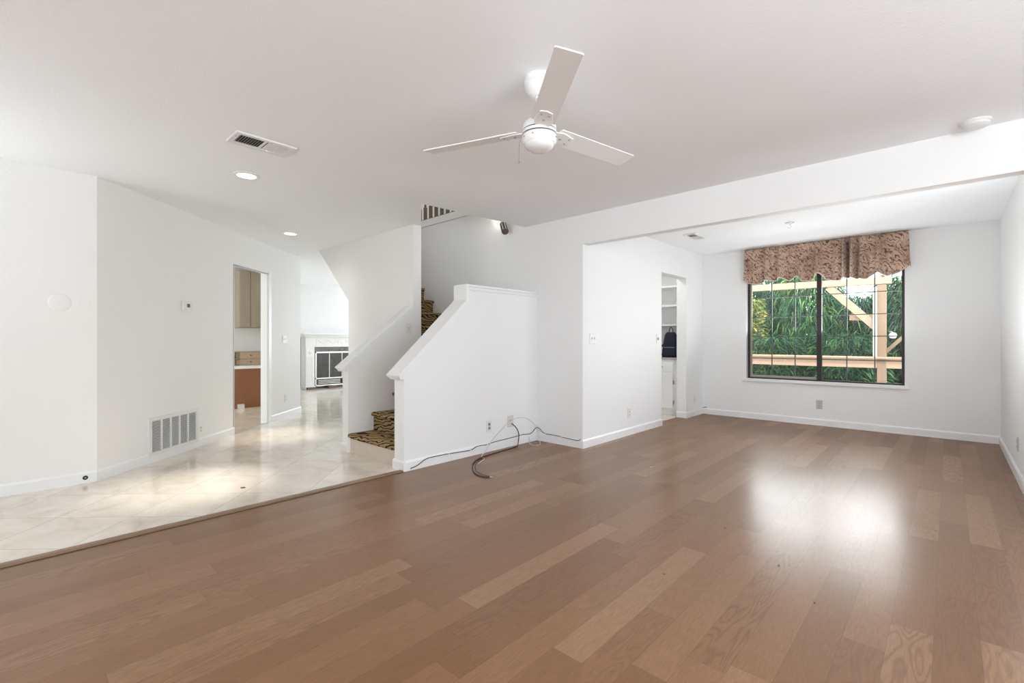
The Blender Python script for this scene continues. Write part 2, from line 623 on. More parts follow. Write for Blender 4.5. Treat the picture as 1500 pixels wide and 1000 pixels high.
# ------------------------------------------------------------------ plan numbers
ZC = 2.43
XR = 0.41            # dining right wall
YW = 7.33            # dining window wall
XD = -2.79           # dining left wall
YB = 4.09            # beam / stair back wall
XP = -3.415          # stair low wall, room face
XPi = -3.56
XL = -4.42           # stair left wall, stair face
XLo = -4.53
XE = -4.99           # entry wall
DA = Vector((-4.99, 0.504))
DIR = Vector((-0.68348, 0.72997))
NRM = Vector((-0.72997, -0.68348))   # away from the room
DROT = R(133.1)


def dgp(s_, off=0.0):
    return (DA.x + DIR.x * s_ + NRM.x * off, DA.y + DIR.y * s_ + NRM.y * off)


# ------------------------------------------------------------------ floors
fl = MB().prism([(2.7, -2.4), (2.7, YB), (2.7, YW + 0.15), (XD - 0.14, YW + 0.15), (XD - 0.14, YB), (XP + 0.01, YB), (XP + 0.01, -2.4)], -0.12, 0.0)
struct(fl.build('floor', M['floor']))
ft = MB().box(-11.2, -2.4, -0.12, XP - 0.04, 8.3, 0.0)
ft.box(XP - 0.04, YB + 0.02, -0.12, XD - 0.14, YW + 0.15, 0.0)
struct(ft.build('floor_left', M['tile']))
th = MB().prism([(XP - 0.052, 0.0), (XP - 0.044, 0.011), (XP - 0.004, 0.013), (XP + 0.010, 0.006), (XP + 0.010, 0.0)], -2.2, 2.325, 'y')
struct(MB().box(XP + 0.0105, -2.2, 0.0002, XP + 0.017, 2.325, 0.0012).build('trim_shadow_line', M['dark']))  # dark strip painted in as the threshold's shadow line
struct(th.build('trim_1', M['thresh']))

# ------------------------------------------------------------------ ceiling with the stairwell opening
HB = (-3.585, YB)
HA = (-3.70, 2.715)
HC = (XL, 3.24)
c = MB()
x0, x1 = -11.3, 2.8
T = 2.73
c.box(XD, YB, ZC, x1, YW + 0.1, T)
c.box(x0, YB + 0.06, ZC, XD, YW + 0.1, T)
c.box(x0, YB, ZC, -6.9, YB + 0.06, T)
c.box(-3.45, YB, ZC, XD, YB + 0.06, T)
c.box(x0, YW + 0.1, ZC, XD - 0.5, 8.3, T)
c.box(x0, -2.4, ZC, x1, HA[1], T)
c.prism([HA, (x1, HA[1]), (x1, YB), HB], ZC, T)
c.prism([(x0, HA[1]), HA, HC, (x0, HC[1])], ZC, T)
c.box(x0, HC[1], ZC, -6.76, YB, T)
struct(c.build('ceiling', M['ceiling']))

# ------------------------------------------------------------------ walls of the living and dining rooms
WT = 0.12
w = MB()   # stair back wall, right part, with the beam over the dining opening
w.box(-6.9, YB, 0, XD, YB + WT, ZC)
w.box(-6.9, YB, ZC, -3.45, YB + WT, 2.745)
struct(w.build('wall_back', M['wall']))
struct(MB().box(XD, YB, 2.122, XR, YB + 0.10, ZC).build('wall_beam', M['wall']))
struct(MB().box(XR, YB, 0, 2.72, YB + WT, ZC).build('wall_outer_right', M['wall']))

DY0, DY1, DZ = 5.92, 6.714, 2.03
w = MB()   # dining left wall with doorway
w.box(XD - 0.14, YB + WT, 0, XD, DY0, ZC)
w.box(XD - 0.14, DY0, DZ, XD, DY1, ZC)
w.box(XD - 0.14, DY1, 0, XD, YW + 0.15, ZC)
struct(w.build('wall_back_left', M['wall']))

WX0, WX1, WZ0, WZ1 = -2.178, -0.388, 0.575, 2.34
w = MB()   # window wall
w.box(XD, YW, 0, WX0, YW + 0.15, ZC)
w.box(WX1, YW, 0, XR, YW + 0.15, ZC)
w.box(WX0, YW, 0, WX1, YW + 0.15, WZ0)
w.box(WX0, YW, WZ1, WX1, YW + 0.15, ZC)
struct(w.build('wall_north', M['wall']))
w = MB()
w.box(XR, YB + WT, 0, XR + 0.12, 4.36, ZC).box(XR, 5.08, 0, XR + 0.12, YW + 0.15, ZC)
w.box(XR, 4.36, 0, XR + 0.12, 5.08, 0.35).box(XR, 4.36, 2.2, XR + 0.12, 5.08, ZC)  # opening made for the added side window
struct(w.build('wall_back_right', M['wall']))

w = MB()   # living room right wall with its window
w.box(2.6, -2.3, 0, 2.72, -0.6, ZC).box(2.6, 2.1, 0, 2.72, YB, ZC)
w.box(2.6, -0.6, 0, 2.72, 2.1, 0.5).box(2.6, -0.6, 2.3, 2.72, 2.1, ZC)
struct(w.build('wall_right', M['wall']))
w = MB()   # rear wall behind the viewer
w.box(-11.2, -2.32, 0, -9.6, -2.2, ZC).box(-7.6, -2.32, 0, 0.3, -2.2, ZC).box(2.5, -2.32, 0, 2.72, -2.2, ZC)
w.box(-9.6, -2.32, 0, -7.6, -2.2, 0.85).box(-9.6, -2.32, 2.2, -7.6, -2.2, ZC)
w.box(0.3, -2.32, 0, 2.5, -2.2, 0.5).box(0.3, -2.32, 2.3, 2.5, -2.2, ZC)
struct(w.build('wall_rear', M['wall']))

# entry wall (straight, then running diagonally to the hall corner)
w = MB().box(XE - 0.12, -2.2, 0, XE, -1.8, ZC).box(XE - 0.12, -0.9, 0, XE, 0.504, ZC)
w.box(XE - 0.12, -1.8, 0, XE, -0.9, 0.3).box(XE - 0.12, -1.8, 2.2, XE, -0.9, ZC)  # opening made for the added entry glazing
struct(w.build('wall_left', M['entry_wall']))
S0, S1, DL = 1.862, 2.66, 3.66
w = MB()
for a, b_, z0, z1 in ((0.0, S0, 0, ZC), (S0, S1, 2.035, ZC), (S1, DL, 0, ZC)):
    w.prism([dgp(a), dgp(b_), dgp(b_, 0.085), dgp(a - (0.05 if a == 0 else 0), 0.085)], z0, z1)
struct(w.build('wall_left_inner', M['entry_wall']))
e = dgp(DL)
w = MB().prism([(e[0] - 0.04, e[1] - 0.01), (-9.5, 3.80), (-11.2, 3.80), (-11.2, 3.68), (-9.5, 3.68), (e[0] - 0.04, e[1] - 0.13)], 0, ZC)
struct(w.build('wall_inner_rear', M['entry_wall']))
w = MB().box(-9.57, -2.2, 0, -9.45, 3.67, ZC)
struct(w.build('wall_outer_left', M['entry_wall']))
struct(MB().box(-11.12, 3.81, 0, -11.0, 8.3, ZC).build('wall_west', M['wall']))
struct(MB().box(-6.9, YB + WT, 0, -6.78, 8.3, ZC).build('wall_inner_east', M['wall']))
w = MB().box(-11.1, 8.2, 0, -10.6, 8.32, ZC).box(-7.4, 8.2, 0, -6.8, 8.32, ZC).box(-10.6, 8.2, 0, -7.4, 8.32, 0.4).box(-10.6, 8.2, 2.35, -7.4, 8.32, ZC)
struct(w.build('wall_outer_back', M['wall']))

# wall under the upper stair flight, with its raking underside
w = MB()
w.prism([(XL, 0), (-5.885, 0), (-5.885, 1.655), (-6.745, ZC), (XL, ZC)], 3.13, 3.24, 'y')
struct(w.build('wall_inner_back', M['entry_wall']))
w = MB()
w.prism([(-5.885, 0), (-5.78, 0), (-5.78, 1.60), (-6.62, ZC - 0.07), (-6.62, ZC), (-6.745, ZC), (-5.885, 1.655)], 3.241, YB - 0.001, 'y')
struct(w.build('wall_upper_inner', M['wall']))

# low stair walls (raked tops)
LT = [(2.345, 0), (2.345, 0.872), (3.129, 1.492), (3.129, 0)]
struct(MB().prism(LT, XLo, XL, 'x').build('wall_inner_left', M['entry_wall']))
RT = [(2.325, 0), (2.325, 0.845), (3.055, 1.500), (3.055, 1.640), (YB, 1.640), (YB, 0)]
struct(MB().prism(RT, XPi, XP, 'x').build('wall_inner_right', M['wall']))


def rake_cap(pts, xa, xb, ov, name):
    """white cap with a stepped moulding along a path of (y, z) points"""
    bm = MB()
    for (dx, z0, z1) in ((ov, 0.0, 0.022), (ov * 0.45, -0.032, 0.0)):
        n = len(pts)
        # offset joints vertically (mitred)
        lo, hi = [], []
        for i, (y, z) in enumerate(pts):
            a = Vector(pts[max(i - 1, 0)])
            p = Vector((y, z))
            b = Vector(pts[min(i + 1, n - 1)])
            def nrm(u, v):
                d = (v - u).normalized()
                return Vector((-d.y, d.x))
            if i == 0:
                m = nrm(p, b)
            elif i == n - 1:
                m = nrm(a, p)
            else:
                n1, n2 = nrm(a, p), nrm(p, b)
                m = (n1 + n2) / (1 + n1.dot(n2))
            lo.append(p + m * z0)
            hi.append(p + m * z1)
        ring = lo + hi[::-1]
        bm.prism([tuple(q) for q in ring], xa - dx, xb + dx, 'x')
    o = bm.build(name, M['trim'], bevel=0.003)
    struct(o)
    return o


rake_cap([(2.285, 0.835), (3.127, 1.500)], XLo, XL, 0.026, 'trim_2')
rake_cap([(2.268, 0.806), (3.040, 1.504), (3.040, 1.642), (YB - 0.002, 1.642)], XPi, XP, 0.026, 'trim_3')
# crown pieces under the front tips
for nm, ax, bx, y0, zz in (('trim_4', XLo, XL, 2.345, 0.858), ('trim_5', XPi, XP, 2.325, 0.832)):
    b = MB()
    b.prism([(y0, zz - 0.045), (y0 - 0.012, zz - 0.045), (y0 - 0.030, zz - 0.022), (y0 - 0.050, zz - 0.014), (y0, zz + 0.02)], ax - 0.006, bx + 0.006, 'x')
    struct(b.build(nm, M['trim']))


# ------------------------------------------------------------------ baseboards
BH, BT = 0.088, 0.013
bprof = [(0, 0), (BT, 0), (BT, BH - 0.015), (BT * 0.45, BH), (0, BH)]


def baseboard(name, p0, p1):
    """p0 -> p1 along the wall, board on the left-hand side of the direction"""
    p0, p1 = Vector(p0), Vector(p1)
    L = (p1 - p0).length
    b = MB()
    b.prism(bprof, 0, L, 'x')
    a = math.atan2(p1.y - p0.y, p1.x - p0.x)
    return struct(b.build(name, M['trim'], loc=(p0.x, p0.y, 0), rot=(0, 0, a)))


baseboard('baseboard_left', (XE, 0.504), (XE, -2.2)).scale.y = -1
for o in [bpy.data.objects['baseboard_left']]:
    o.scale.y = 1
baseboard('baseboard_left_inner', dgp(S0 - 0.002), dgp(0))
baseboard('baseboard_left_back', dgp(DL), dgp(S1 + 0.085))
baseboard('baseboard_inner_right', (XP, YB), (XP, 2.325))
baseboard('baseboard_right_front', (XP + BT, 2.325), (XPi - BT, 2.325))
baseboard('baseboard_left_front', (XL, 2.345), (XLo - BT, 2.345))
baseboard('baseboard_back', (XD, YB), (XP, YB))
baseboard('baseboard_back_left', (XD, DY0), (XD, YB - BT))
baseboard('baseboard_north_left', (XD, YW), (XD, DY1))
baseboard('baseboard_inner_left', (XD + BT, DY1), (XD - 0.14, DY1))
baseboard('baseboard_north', (XR, YW), (XD, YW))
baseboard('baseboard_right', (XR, YB + WT), (XR, YW))
baseboard('baseboard_inner_back', (-5.885, 3.13), (XLo, 3.13)).rotation_euler.z = PI
bpy.data.objects['baseboard_inner_back'].location = (XLo, 3.13, 0)
baseboard('baseboard_west', (-11.0, 8.2), (-11.0, 6.75))
baseboard('baseboard_west_front', (-11.0, 4.66), (-11.0, 3.82))

# ------------------------------------------------------------------ kitchen doorway casing, thin metal track
k = MB()
for a, b_, o0, o1, z0, z1 in ((S0, S0 + 0.016, 0.0, 0.088, 0, 2.035), (S1 - 0.02, S1, 0.0, 0.088, 0, 2.035)):
    k.prism([dgp(a, o0), dgp(b_, o0), dgp(b_, o1), dgp(a, o1)], z0, z1)
k.prism([dgp(S1, -0.014), dgp(S1 + 0.075, -0.014), dgp(S1 + 0.075, 0.0), dgp(S1, 0.0)], 0, 2.05)
struct(k.build('trim_6', M['trim']))
k = MB()
k.prism([dgp(S0, -0.004), dgp(S1, -0.004), dgp(S1, 0.01), dgp(S0, 0.01)], 2.022, 2.036)
k.prism([dgp(S0 - 0.006, -0.004), dgp(S0 + 0.004, -0.004), dgp(S0 + 0.004, 0.006), dgp(S0 - 0.006, 0.006)], 0, 2.036)
k.prism([dgp(S0, -0.004), dgp(S1, -0.004), dgp(S1, 0.008), dgp(S0, 0.008)], 0.0, 0.006)
struct(k.build('trim_7', M['grey']))

# ------------------------------------------------------------------ dining window
wy = YW + 0.10
win = bpy.data.objects.new('window_1', None)
COL.objects.link(win)
win.location = (0, wy, 0)
struct(win)
b = MB()
FX0 = WX0 + 0.020   # the metal frame starts beside the white jamb liner
b.box(FX0, -0.03, WZ0, FX0 + 0.032, 0.03, WZ1).box(WX1 - 0.032, -0.03, WZ0, WX1, 0.03, WZ1)
b.box(FX0 + 0.032, -0.03, WZ0, WX1 - 0.032, 0.03, WZ0 + 0.022).box(FX0 + 0.032, -0.03, WZ1 - 0.03, WX1 - 0.032, 0.03, WZ1)
b.build('window_frame', M['bronze'], win, bevel=0.002)
XM = -1.270
b = MB().box(XM - 0.028, -0.035, WZ0 + 0.02, XM + 0.028, 0.02, WZ1 - 0.03)
b.build('meeting_rail', M['bronze'], win, bevel=0.002)
b = MB().box(FX0 + 0.032, -0.018, WZ0 + 0.022, XM - 0.028, 0.004, WZ0 + 0.052)
b.box(FX0 + 0.032, -0.018, WZ0 + 0.052, FX0 + 0.054, 0.004, WZ1 - 0.03)
b.build('sash_frame', plain('tan_sash', (0.36, 0.32, 0.26), 0.4), win)
rows = [0.872, 1.178, 1.456, 1.735, 2.02]
b = MB()
for z in rows:
    b.box(FX0 + 0.05, -0.008, z - 0.006, XM - 0.028, 0.008, z + 0.006)
    b.box(XM + 0.028, -0.008, z - 0.006, WX1 - 0.032, 0.008, z + 0.006)
for x in (-1.846, -1.557, -0.970, -0.682):
    b.box(x - 0.006, -0.007, WZ0 + 0.022, x + 0.006, 0.007, WZ1 - 0.03)
b.build('muntin_grid', M['muntin'], win)
MB().box(FX0 + 0.04, -0.003, WZ0 + 0.03, XM - 0.028, 0.001, WZ1 - 0.03).build('pane', M['glass'], win)
MB().box(XM + 0.028, 0.006, WZ0 + 0.02, WX1 - 0.032, 0.010, WZ1 - 0.03).build('pane', M['glass'], win)
MB().box(WX0 + 0.0005, -0.098, WZ0 + 0.004, WX0 + 0.0195, 0.03, WZ1).build('jamb_liner', M['trim'], win)
b = MB().box(WX0 - 0.035, -0.135, WZ0 - 0.034, WX1 + 0.035, -0.1005, WZ0)
b.box(WX0 + 0.001, -0.1005, WZ0, WX1 - 0.001, -0.031, WZ0 + 0.004)
b.build('window_sill', M['trim'], win, bevel=0.004)

# unseen windows added for the daylight: living, dining side, entry, family and kitchen (frames)
def frame_x(name, x, y0, y1, z0, z1):
    r = bpy.data.objects.new(name, None)
    COL.objects.link(r)
    r.location = (x, 0, 0)
    struct(r)
    b = MB()
    b.box(-0.03, y0, z0, 0.03, y0 + 0.04, z1).box(-0.03, y1 - 0.04, z0, 0.03, y1, z1)
    b.box(-0.03, y0, z0, 0.03, y1, z0 + 0.04).box(-0.03, y0, z1 - 0.04, 0.03, y1, z1)
    b.box(-0.02, (y0 + y1) / 2 - 0.02, z0, 0.02, (y0 + y1) / 2 + 0.02, z1)
    b.build('window_frame', M['bronze'], r)


def frame_y(name, y, x0, x1, z0, z1):
    r = bpy.data.objects.new(name, None)
    COL.objects.link(r)
    r.location = (0, y, 0)
    struct(r)
    b = MB()
    b.box(x0, -0.03, z0, x0 + 0.04, 0.03, z1).box(x1 - 0.04, -0.03, z0, x1, 0.03, z1)
    b.box(x0, -0.03, z0, x1, 0.03, z0 + 0.04).box(x0, -0.03, z1 - 0.04, x1, 0.03, z1)
    b.box((x0 + x1) / 2 - 0.02, -0.02, z0, (x0 + x1) / 2 + 0.02, 0.02, z1)
    b.build('window_frame', M['bronze'], r)


frame_x('window_added_side', XR + 0.085, 4.36, 5.08, 0.35, 2.2)  # invented side window, out of view, to let more light into the dining area
frame_x('window_2', 2.66, -0.6, 2.1, 0.5, 2.3)
frame_x('window_added_entry', XE - 0.06, -1.8, -0.9, 0.3, 2.2)  # invented entry glazing, out of view, to brighten the tiled side
frame_y('window_3', -2.26, 0.3, 2.5, 0.5, 2.3)
frame_y('window_4', 8.26, -10.6, -7.4, 0.4, 2.35)
frame_y('window_5', -2.26, -9.6, -7.6, 0.85, 2.2)

# ------------------------------------------------------------------ valance
val = thing('window_valance', 'brown leaf patterned fabric valance with scalloped hem above the dining window', 'valance', (-1.26, YW, 1.9))
hem = [(-2.160, 1.990), (-2.088, 1.938), (-1.964, 1.911), (-1.858, 1.960), (-1.754, 1.943), (-1.682, 1.977), (-1.582, 1.936), (-1.498, 1.992),
       (-1.416, 1.913), (-1.335, 1.914), (-1.242, 1.998), (-1.151, 1.913), (-1.037, 1.888), (-0.962, 1.919), (-0.841, 1.900), (-0.758, 1.885),
       (-0.631, 1.946), (-0.541, 1.908), (-0.453, 1.928), (-0.345, 2.008)]


def hemz(x):
    for (xa, za), (xb, zb) in zip(hem, hem[1:]):
        if xa <= x <= xb:
            t = (x - xa) / (xb - xa)
            t = t * t * (3 - 2 * t)
            return za + (zb - za) * t
    return hem[0][1] if x < hem[0][0] else hem[-1][1]


folds = [(-1.862, 0.035, 0.022), (-1.69, 0.050, 0.030), (-1.60, -0.02, 0.04), (-1.44, 0.022, 0.03), (-1.262, 0.040, 0.022), (-1.12, -0.02, 0.05),
         (-0.975, 0.050, 0.016), (-0.935, -0.035, 0.018), (-0.895, 0.045, 0.018), (-0.845, -0.03, 0.020), (-0.80, 0.035, 0.016), (-0.63, 0.042, 0.022), (-0.5, -0.02, 0.07)]


def fold(x, t):
    d = 0.0
    for fx, a, wd in folds:
        d += a * math.exp(-((x - fx) / wd) ** 2)
    d += 0.006 * math.sin(x * 34) + 0.004 * math.sin(x * 71 + 1)
    return -2.0 * d * (0.45 + 0.75 * t)


def valance_mesh(off):
    bm = MB()
    NX, NZ = 220, 14
    g = []
    # path: left return, front, right return
    path = [(-2.15, -0.001 - 0.0)] + [(-2.15, -0.03)]
    pts = []
    for i in range(NX + 1):
        x = -2.150 + (1.800) * i / NX
        pts.append((x, None))
    full = [(-2.150, 0.0), (-2.150, -0.05)] + [(p[0], 'f') for p in pts] + [(-0.350, -0.05), (-0.350, 0.0)]
    for x, k in full:
        col = []
        for j in range(NZ + 1):
            t = j / NZ
            zb = hemz(x)
            z = ZC - 0.012 + (zb - (ZC - 0.012)) * t
            flare = 0.012 * t
            if k == 'f':
                y = min(-0.028, -0.105 + fold(x, t) - flare)
            else:
                y = k
            col.append(bm.bm.verts.new((x + 1.26 + (0.018 * t if x > -0.40 else (-0.012 * t if x < -2.10 else 0)), y + off, z - 1.9)))
        g.append(col)
    for a, b_ in zip(g, g[1:]):
        for j in range(NZ):
            bm.bm.faces.new((a[j], a[j + 1], b_[j + 1], b_[j]))
    return bm


vo = valance_mesh(0).build('front_panel', M['valance'], val, smooth=True)
sm = vo.modifiers.new('solid', 'SOLIDIFY')
sm.thickness = 0.004
sm.offset = -1
b = MB().box(-0.885, -0.075, 0.49, 0.905, -0.002, 0.515)
b.build('mounting_board', M['lining'], val)
b = MB()
b.tube([(x + 1.26, min(-0.028, -0.105 + fold(x, 1) - 0.013), hemz(x) - 1.9 - 0.001) for x in [-2.145 + 1.79 * i / 160 for i in range(161)]], 0.0055, 6)
b.build('hem_piping', M['lining'], val, smooth=True)

# ------------------------------------------------------------------ ceiling fan
FX, FY = -1.504, 1.823
fan = thing('ceiling_fan', 'white three-blade ceiling fan with a round glass light hanging from the living room ceiling', 'ceiling fan', (FX, FY, ZC))
MB().lathe([(0.0, 0.0), (0.074, 0.0), (0.076, -0.008), (0.076, -0.030), (0.072, -0.034), (0.072, -0.040), (0.068, -0.060), (0.055, -0.082), (0.036, -0.095), (0.030, -0.098), (0.0, -0.098)], 48).build('canopy', M['fanwhite'], fan, smooth=True)
MB().lathe([(0.0, -0.095), (0.022, -0.095), (0.024, -0.108), (0.013, -0.116), (0.012, -0.222), (0.0, -0.222)], 24).build('downrod', M['fanwhite'], fan, smooth=True)
MB().lathe([(0.0, -0.205), (0.030, -0.207), (0.060, -0.214), (0.078, -0.228), (0.084, -0.246), (0.084, -0.262), (0.0, -0.262)], 48).build('motor_housing', M['fanwhite'], fan, smooth=True)
MB().lathe([(0.0, -0.260), (0.080, -0.260), (0.080, -0.268), (0.0, -0.268)], 48).build('shadow_gap_ring', M['dark'], fan)
MB().lathe([(0.0, -0.268), (0.085, -0.268), (0.086, -0.282), (0.0, -0.282)], 48).build('rotor_ring', M['fanwhite'], fan, smooth=True)
MB().lathe([(0.0, -0.281), (0.079, -0.281), (0.079, -0.288), (0.0, -0.288)], 48).build('shadow_gap_ring', M['dark'], fan)
MB().lathe([(0.0, -0.288), (0.084, -0.288), (0.086, -0.296), (0.085, -0.318), (0.076, -0.330), (0.0, -0.330)], 48).build('light_kit', M['fanwhite'], fan, smooth=True)
MB().lathe([(0.0, -0.326), (0.074, -0.326), (0.074, -0.334), (0.066, -0.348), (0.048, -0.359), (0.024, -0.364), (0.0, -0.365)], 48).build('glass_bowl', plain('frosted_glass', (0.80, 0.81, 0.80), 0.12), fan, smooth=True)
for kx, ang in enumerate((-41, 79, 199)):
    a = R(ang)
    ca, sa = math.cos(a), math.sin(a)
    tilt = Matrix.Rotation(R(-12), 4, 'X')
    rot = Matrix.Rotation(a, 4, 'Z')
    b = MB()
    ol = [(0.105, -0.056), (0.110, -0.060), (0.655, -0.056), (0.660, -0.051), (0.660, 0.051), (0.655, 0.056), (0.110, 0.060), (0.105, 0.056)]
    b.prism(ol, -0.003, 0.003, 'z')
    b.bm.transform(Matrix.Translation((0, 0, -0.262)) @ rot @ tilt)
    bl = b.build('blade', M['fanwhite'], fan, bevel=0.001)
    b = MB()
    b.prism([(0.06, -0.030), (0.125, -0.045), (0.205, -0.030), (0.215, 0.0), (0.205, 0.030), (0.125, 0.045), (0.06, 0.030)], -0.009, -0.0035, 'z')
    b.bm.transform(Matrix.Translation((0, 0, -0.262)) @ rot @ tilt)
    b.build('blade_iron', M['fanwhite'], bl, bevel=0.001)
    for sx, sy in ((0.135, 0.0), (0.185, 0.018), (0.185, -0.018)):
        b = MB().lathe([(0.0, -0.008), (0.0065, -0.009), (0.005, -0.0125), (0.0, -0.0135)], 10, (sx, sy, 0))
        b.bm.transform(Matrix.Translation((0, 0, -0.262)) @ rot @ tilt)
        b.build('screw', M['grey'], bl)
pc = MB()
pa = R(199)
px, py = -0.080, -0.052
pc.tube([(px, py, -0.30), (px - 0.006, py - 0.004, -0.315), (px - 0.006, py - 0.004, -0.405)], 0.0013, 6)
pc.lathe([(0.0, -0.405), (0.003, -0.405), (0.004, -0.414), (0.0, -0.418)], 8, (px - 0.006, py - 0.004, 0))
pc.build('pull_chain', M['grey'], fan)
for an in (-72, 20, 250):
    MB().lathe([(0, -0.310), (0.0035, -0.309), (0.0035, -0.303), (0, -0.302)], 8, (0.086 * math.cos(R(an)), 0.086 * math.sin(R(an)), 0)).build('screw', M['grey'], fan)


# ------------------------------------------------------------------ ceiling registers
def register(name, label, loc, lx, ly, nslat, dark_first, group=None):
    """slats run along local x, spaced along local y, origin at ceiling plane"""
    t = thing(name, label, 'air vent', loc, 0, group)
    b = MB()
    ix, iy = lx / 2 - 0.032, ly / 2 - 0.030
    b.box(-lx / 2, -ly / 2, -0.012, -ix, ly / 2, 0).box(ix, -ly / 2, -0.012, lx / 2, ly / 2, 0)
    b.box(-ix, -ly / 2, -0.012, ix, -iy, 0).box(-ix, iy, -0.012, ix, ly / 2, 0)
    b.box(-ix, -0.006, -0.012, ix, 0.006, 0)
    b.build('frame', M['plastic'], t, bevel=0.002)
    MB().box(-ix, -iy, -0.0012, ix, iy, -0.0004).build('duct_opening', M['dark'], t)
    b = MB()
    for i in range(nslat):
        y = -iy + (i + 0.5) * (2 * iy) / nslat
        if abs(y) < 0.008:
            continue
        # the two halves throw air in opposite directions
        sg = 1 if y < 0 else -1
        hx, hz = 0.0036 * sg, 0.0042
        b.prism([(y - hx, -0.0055 - hz), (y - hx + 0.0012, -0.0055 - hz), (y + hx + 0.0012, -0.0055 + hz), (y + hx, -0.0055 + hz)], -ix, ix, 'x')
    b.build('slats', M['plastic'], t)
    for sy in (-1, 1):
        MB().lathe([(0, -0.0145), (0.003, -0.014), (0.004, -0.012), (0, -0.012)], 10, (0.04, sy * (ly / 2 - 0.014), 0)).build('screw', M['grey'], t)
    return t


register('ceiling_vent', 'white rectangular slotted air vent in the living room ceiling near the recessed lights', (-3.357, 1.172, ZC), 0.215, 0.372, 20, True)
register('ceiling_vent', 'small slotted air vent in the dining room ceiling near its left wall', (-2.33, 5.88, ZC), 0.16, 0.36, 12, True)


# ------------------------------------------------------------------ recessed lights
def recessed(loc, label):
    t = thing('recessed_light', label, 'ceiling light', loc, 0, 'round recessed downlights')
    b = MB()
    seg = 40
    prof = [(0.068, -0.001), (0.070, -0.006), (0.094, -0.005), (0.098, 0.0)]
    rings = []
    for r, h in prof:
        rings.append([b.bm.verts.new((r * math.cos(2 * PI * k / seg), r * math.sin(2 * PI * k / seg), h)) for k in range(seg)])
    for A, B in zip(rings, rings[1:]):
        for k in range(seg):
            b.bm.faces.new((A[k], A[(k + 1) % seg], B[(k + 1) % seg], B[k]))
    b.build('trim_ring', M['white'], t, smooth=True)
    MB().lathe([(0, -0.003), (0.068, -0.003), (0.068, -0.0005), (0, -0.0005)], seg).build('lens', emit_mat('warm_lens', (1.0, 0.98, 0.94), 2.0), t)
    return t


recessed((-4.09, 1.31, ZC), 'larger of the two round recessed ceiling lights, nearer the ceiling vent')
recessed((-5.905, 2.38, ZC), 'smaller-looking round recessed ceiling light near the kitchen doorway and hall')
for i, (lx, ly, tx, ty, pw) in enumerate(((-4.09, 1.31, -4.30, 0.97, 190), (-5.905, 2.38, -5.80, 2.2, 140))):
    o = light('recessed_lamp', 'SPOT', (lx, ly, ZC - 0.01), (0, 0, 0), pw, (1.0, 0.95, 0.86), 0.05, spot_size=R(34), spot_blend=1.0)
    aim(o, (tx - lx, ty - ly, -ZC))

# ------------------------------------------------------------------ smoke detector, dining hook
t = thing('smoke_detector', 'round white smoke detector on the ceiling just in front of the beam', 'smoke detector', (0.115, 3.955, ZC))
MB().lathe([(0, 0), (0.072, 0), (0.072, -0.012), (0, -0.012)], 40).build('base', M['plastic'], t, smooth=True)
MB().lathe([(0, -0.012), (0.066, -0.012), (0.066, -0.026), (0.056, -0.036), (0.03, -0.040), (0, -0.040)], 40).build('cover', M['plastic'], t, smooth=True)
t = thing('ceiling_hook', 'small round plate with a hook on the dining room ceiling', 'hook', (-1.30, 5.94, ZC))
MB().lathe([(0, 0), (0.045, 0), (0.043, -0.006), (0.012, -0.010), (0, -0.010)], 32).build('plate', M['grey'], t, smooth=True)
hk = [(0, 0, -0.008), (0, 0, -0.028)] + [(0.016 * math.sin(R(q)), 0, -0.044 + 0.016 * math.cos(R(q))) for q in range(0, 271, 30)]
MB().tube(hk, 0.003, 8).build('hook', M['plastic'], t, smooth=True)


# ------------------------------------------------------------------ wall devices (local: x right, -y out of the wall)
def plate(t, wd, ht, mat, th=0.007, screws=True):
    o = MB().box(-wd / 2, -th, -ht / 2, wd / 2, 0, ht / 2).build('cover_plate', mat, t, bevel=0.003)
    if screws:
        for z in (-ht * 0.36, ht * 0.36):
            MB().lathe([(0, -th - 0.001), (0.0030, -th - 0.0008), (0.0035, -th), (0, -th)], 10, (0, 0, z), 'y').build('screw', M['ivory'], t)
    return o


def toggle(t, x, mat):
    s = MB().box(x - 0.0055, -0.0078, -0.013, x + 0.0055, -0.0068, 0.013)
    s.build('switch_slot', M['grey'], t)
    MB().prism([(-0.0075, -0.009), (-0.0075, 0.009), (-0.016, 0.012), (-0.017, 0.006)], x - 0.0035, x + 0.0035, 'x').build('toggle', mat, t)


def switch(label, loc, rz, n=1, mat=None, cat='light switch'):
    mat = mat or M['plastic']
    t = thing('light_switch', label, cat, loc, rz)
    plate(t, 0.072 if n == 1 else 0.118, 0.116, mat)
    for i in range(n):
        toggle(t, (i - (n - 1) / 2) * 0.046, mat)
    return t


def outlet(label, loc, rz, mat=None, slot=None, name='power_outlet'):
    mat = mat or M['plastic']
    t = thing(name, label, 'outlet', loc, rz)
    plate(t, 0.072, 0.116, mat, screws=False)
    for s in (-1, 1):
        r = MB().lathe([(0, -0.0085), (0.0165, -0.0085), (0.0165, -0.006), (0, -0.006)], 20, (0, 0, s * 0.0195), 'y').build('receptacle', slot or mat, t)
        b = MB()
        b.box(-0.0075, -0.0092, s * 0.0195 - 0.002, -0.0045, -0.0084, s * 0.0195 + 0.008)
        b.box(0.0045, -0.0092, s * 0.0195 - 0.002, 0.0075, -0.0084, s * 0.0195 + 0.008)
        b.lathe([(0, -0.0092), (0.0028, -0.0092), (0.0028, -0.0084), (0, -0.0084)], 8, (0, 0, s * 0.0195 - 0.009), 'y')
        b.build('slots', M['dark'], r)
    return t


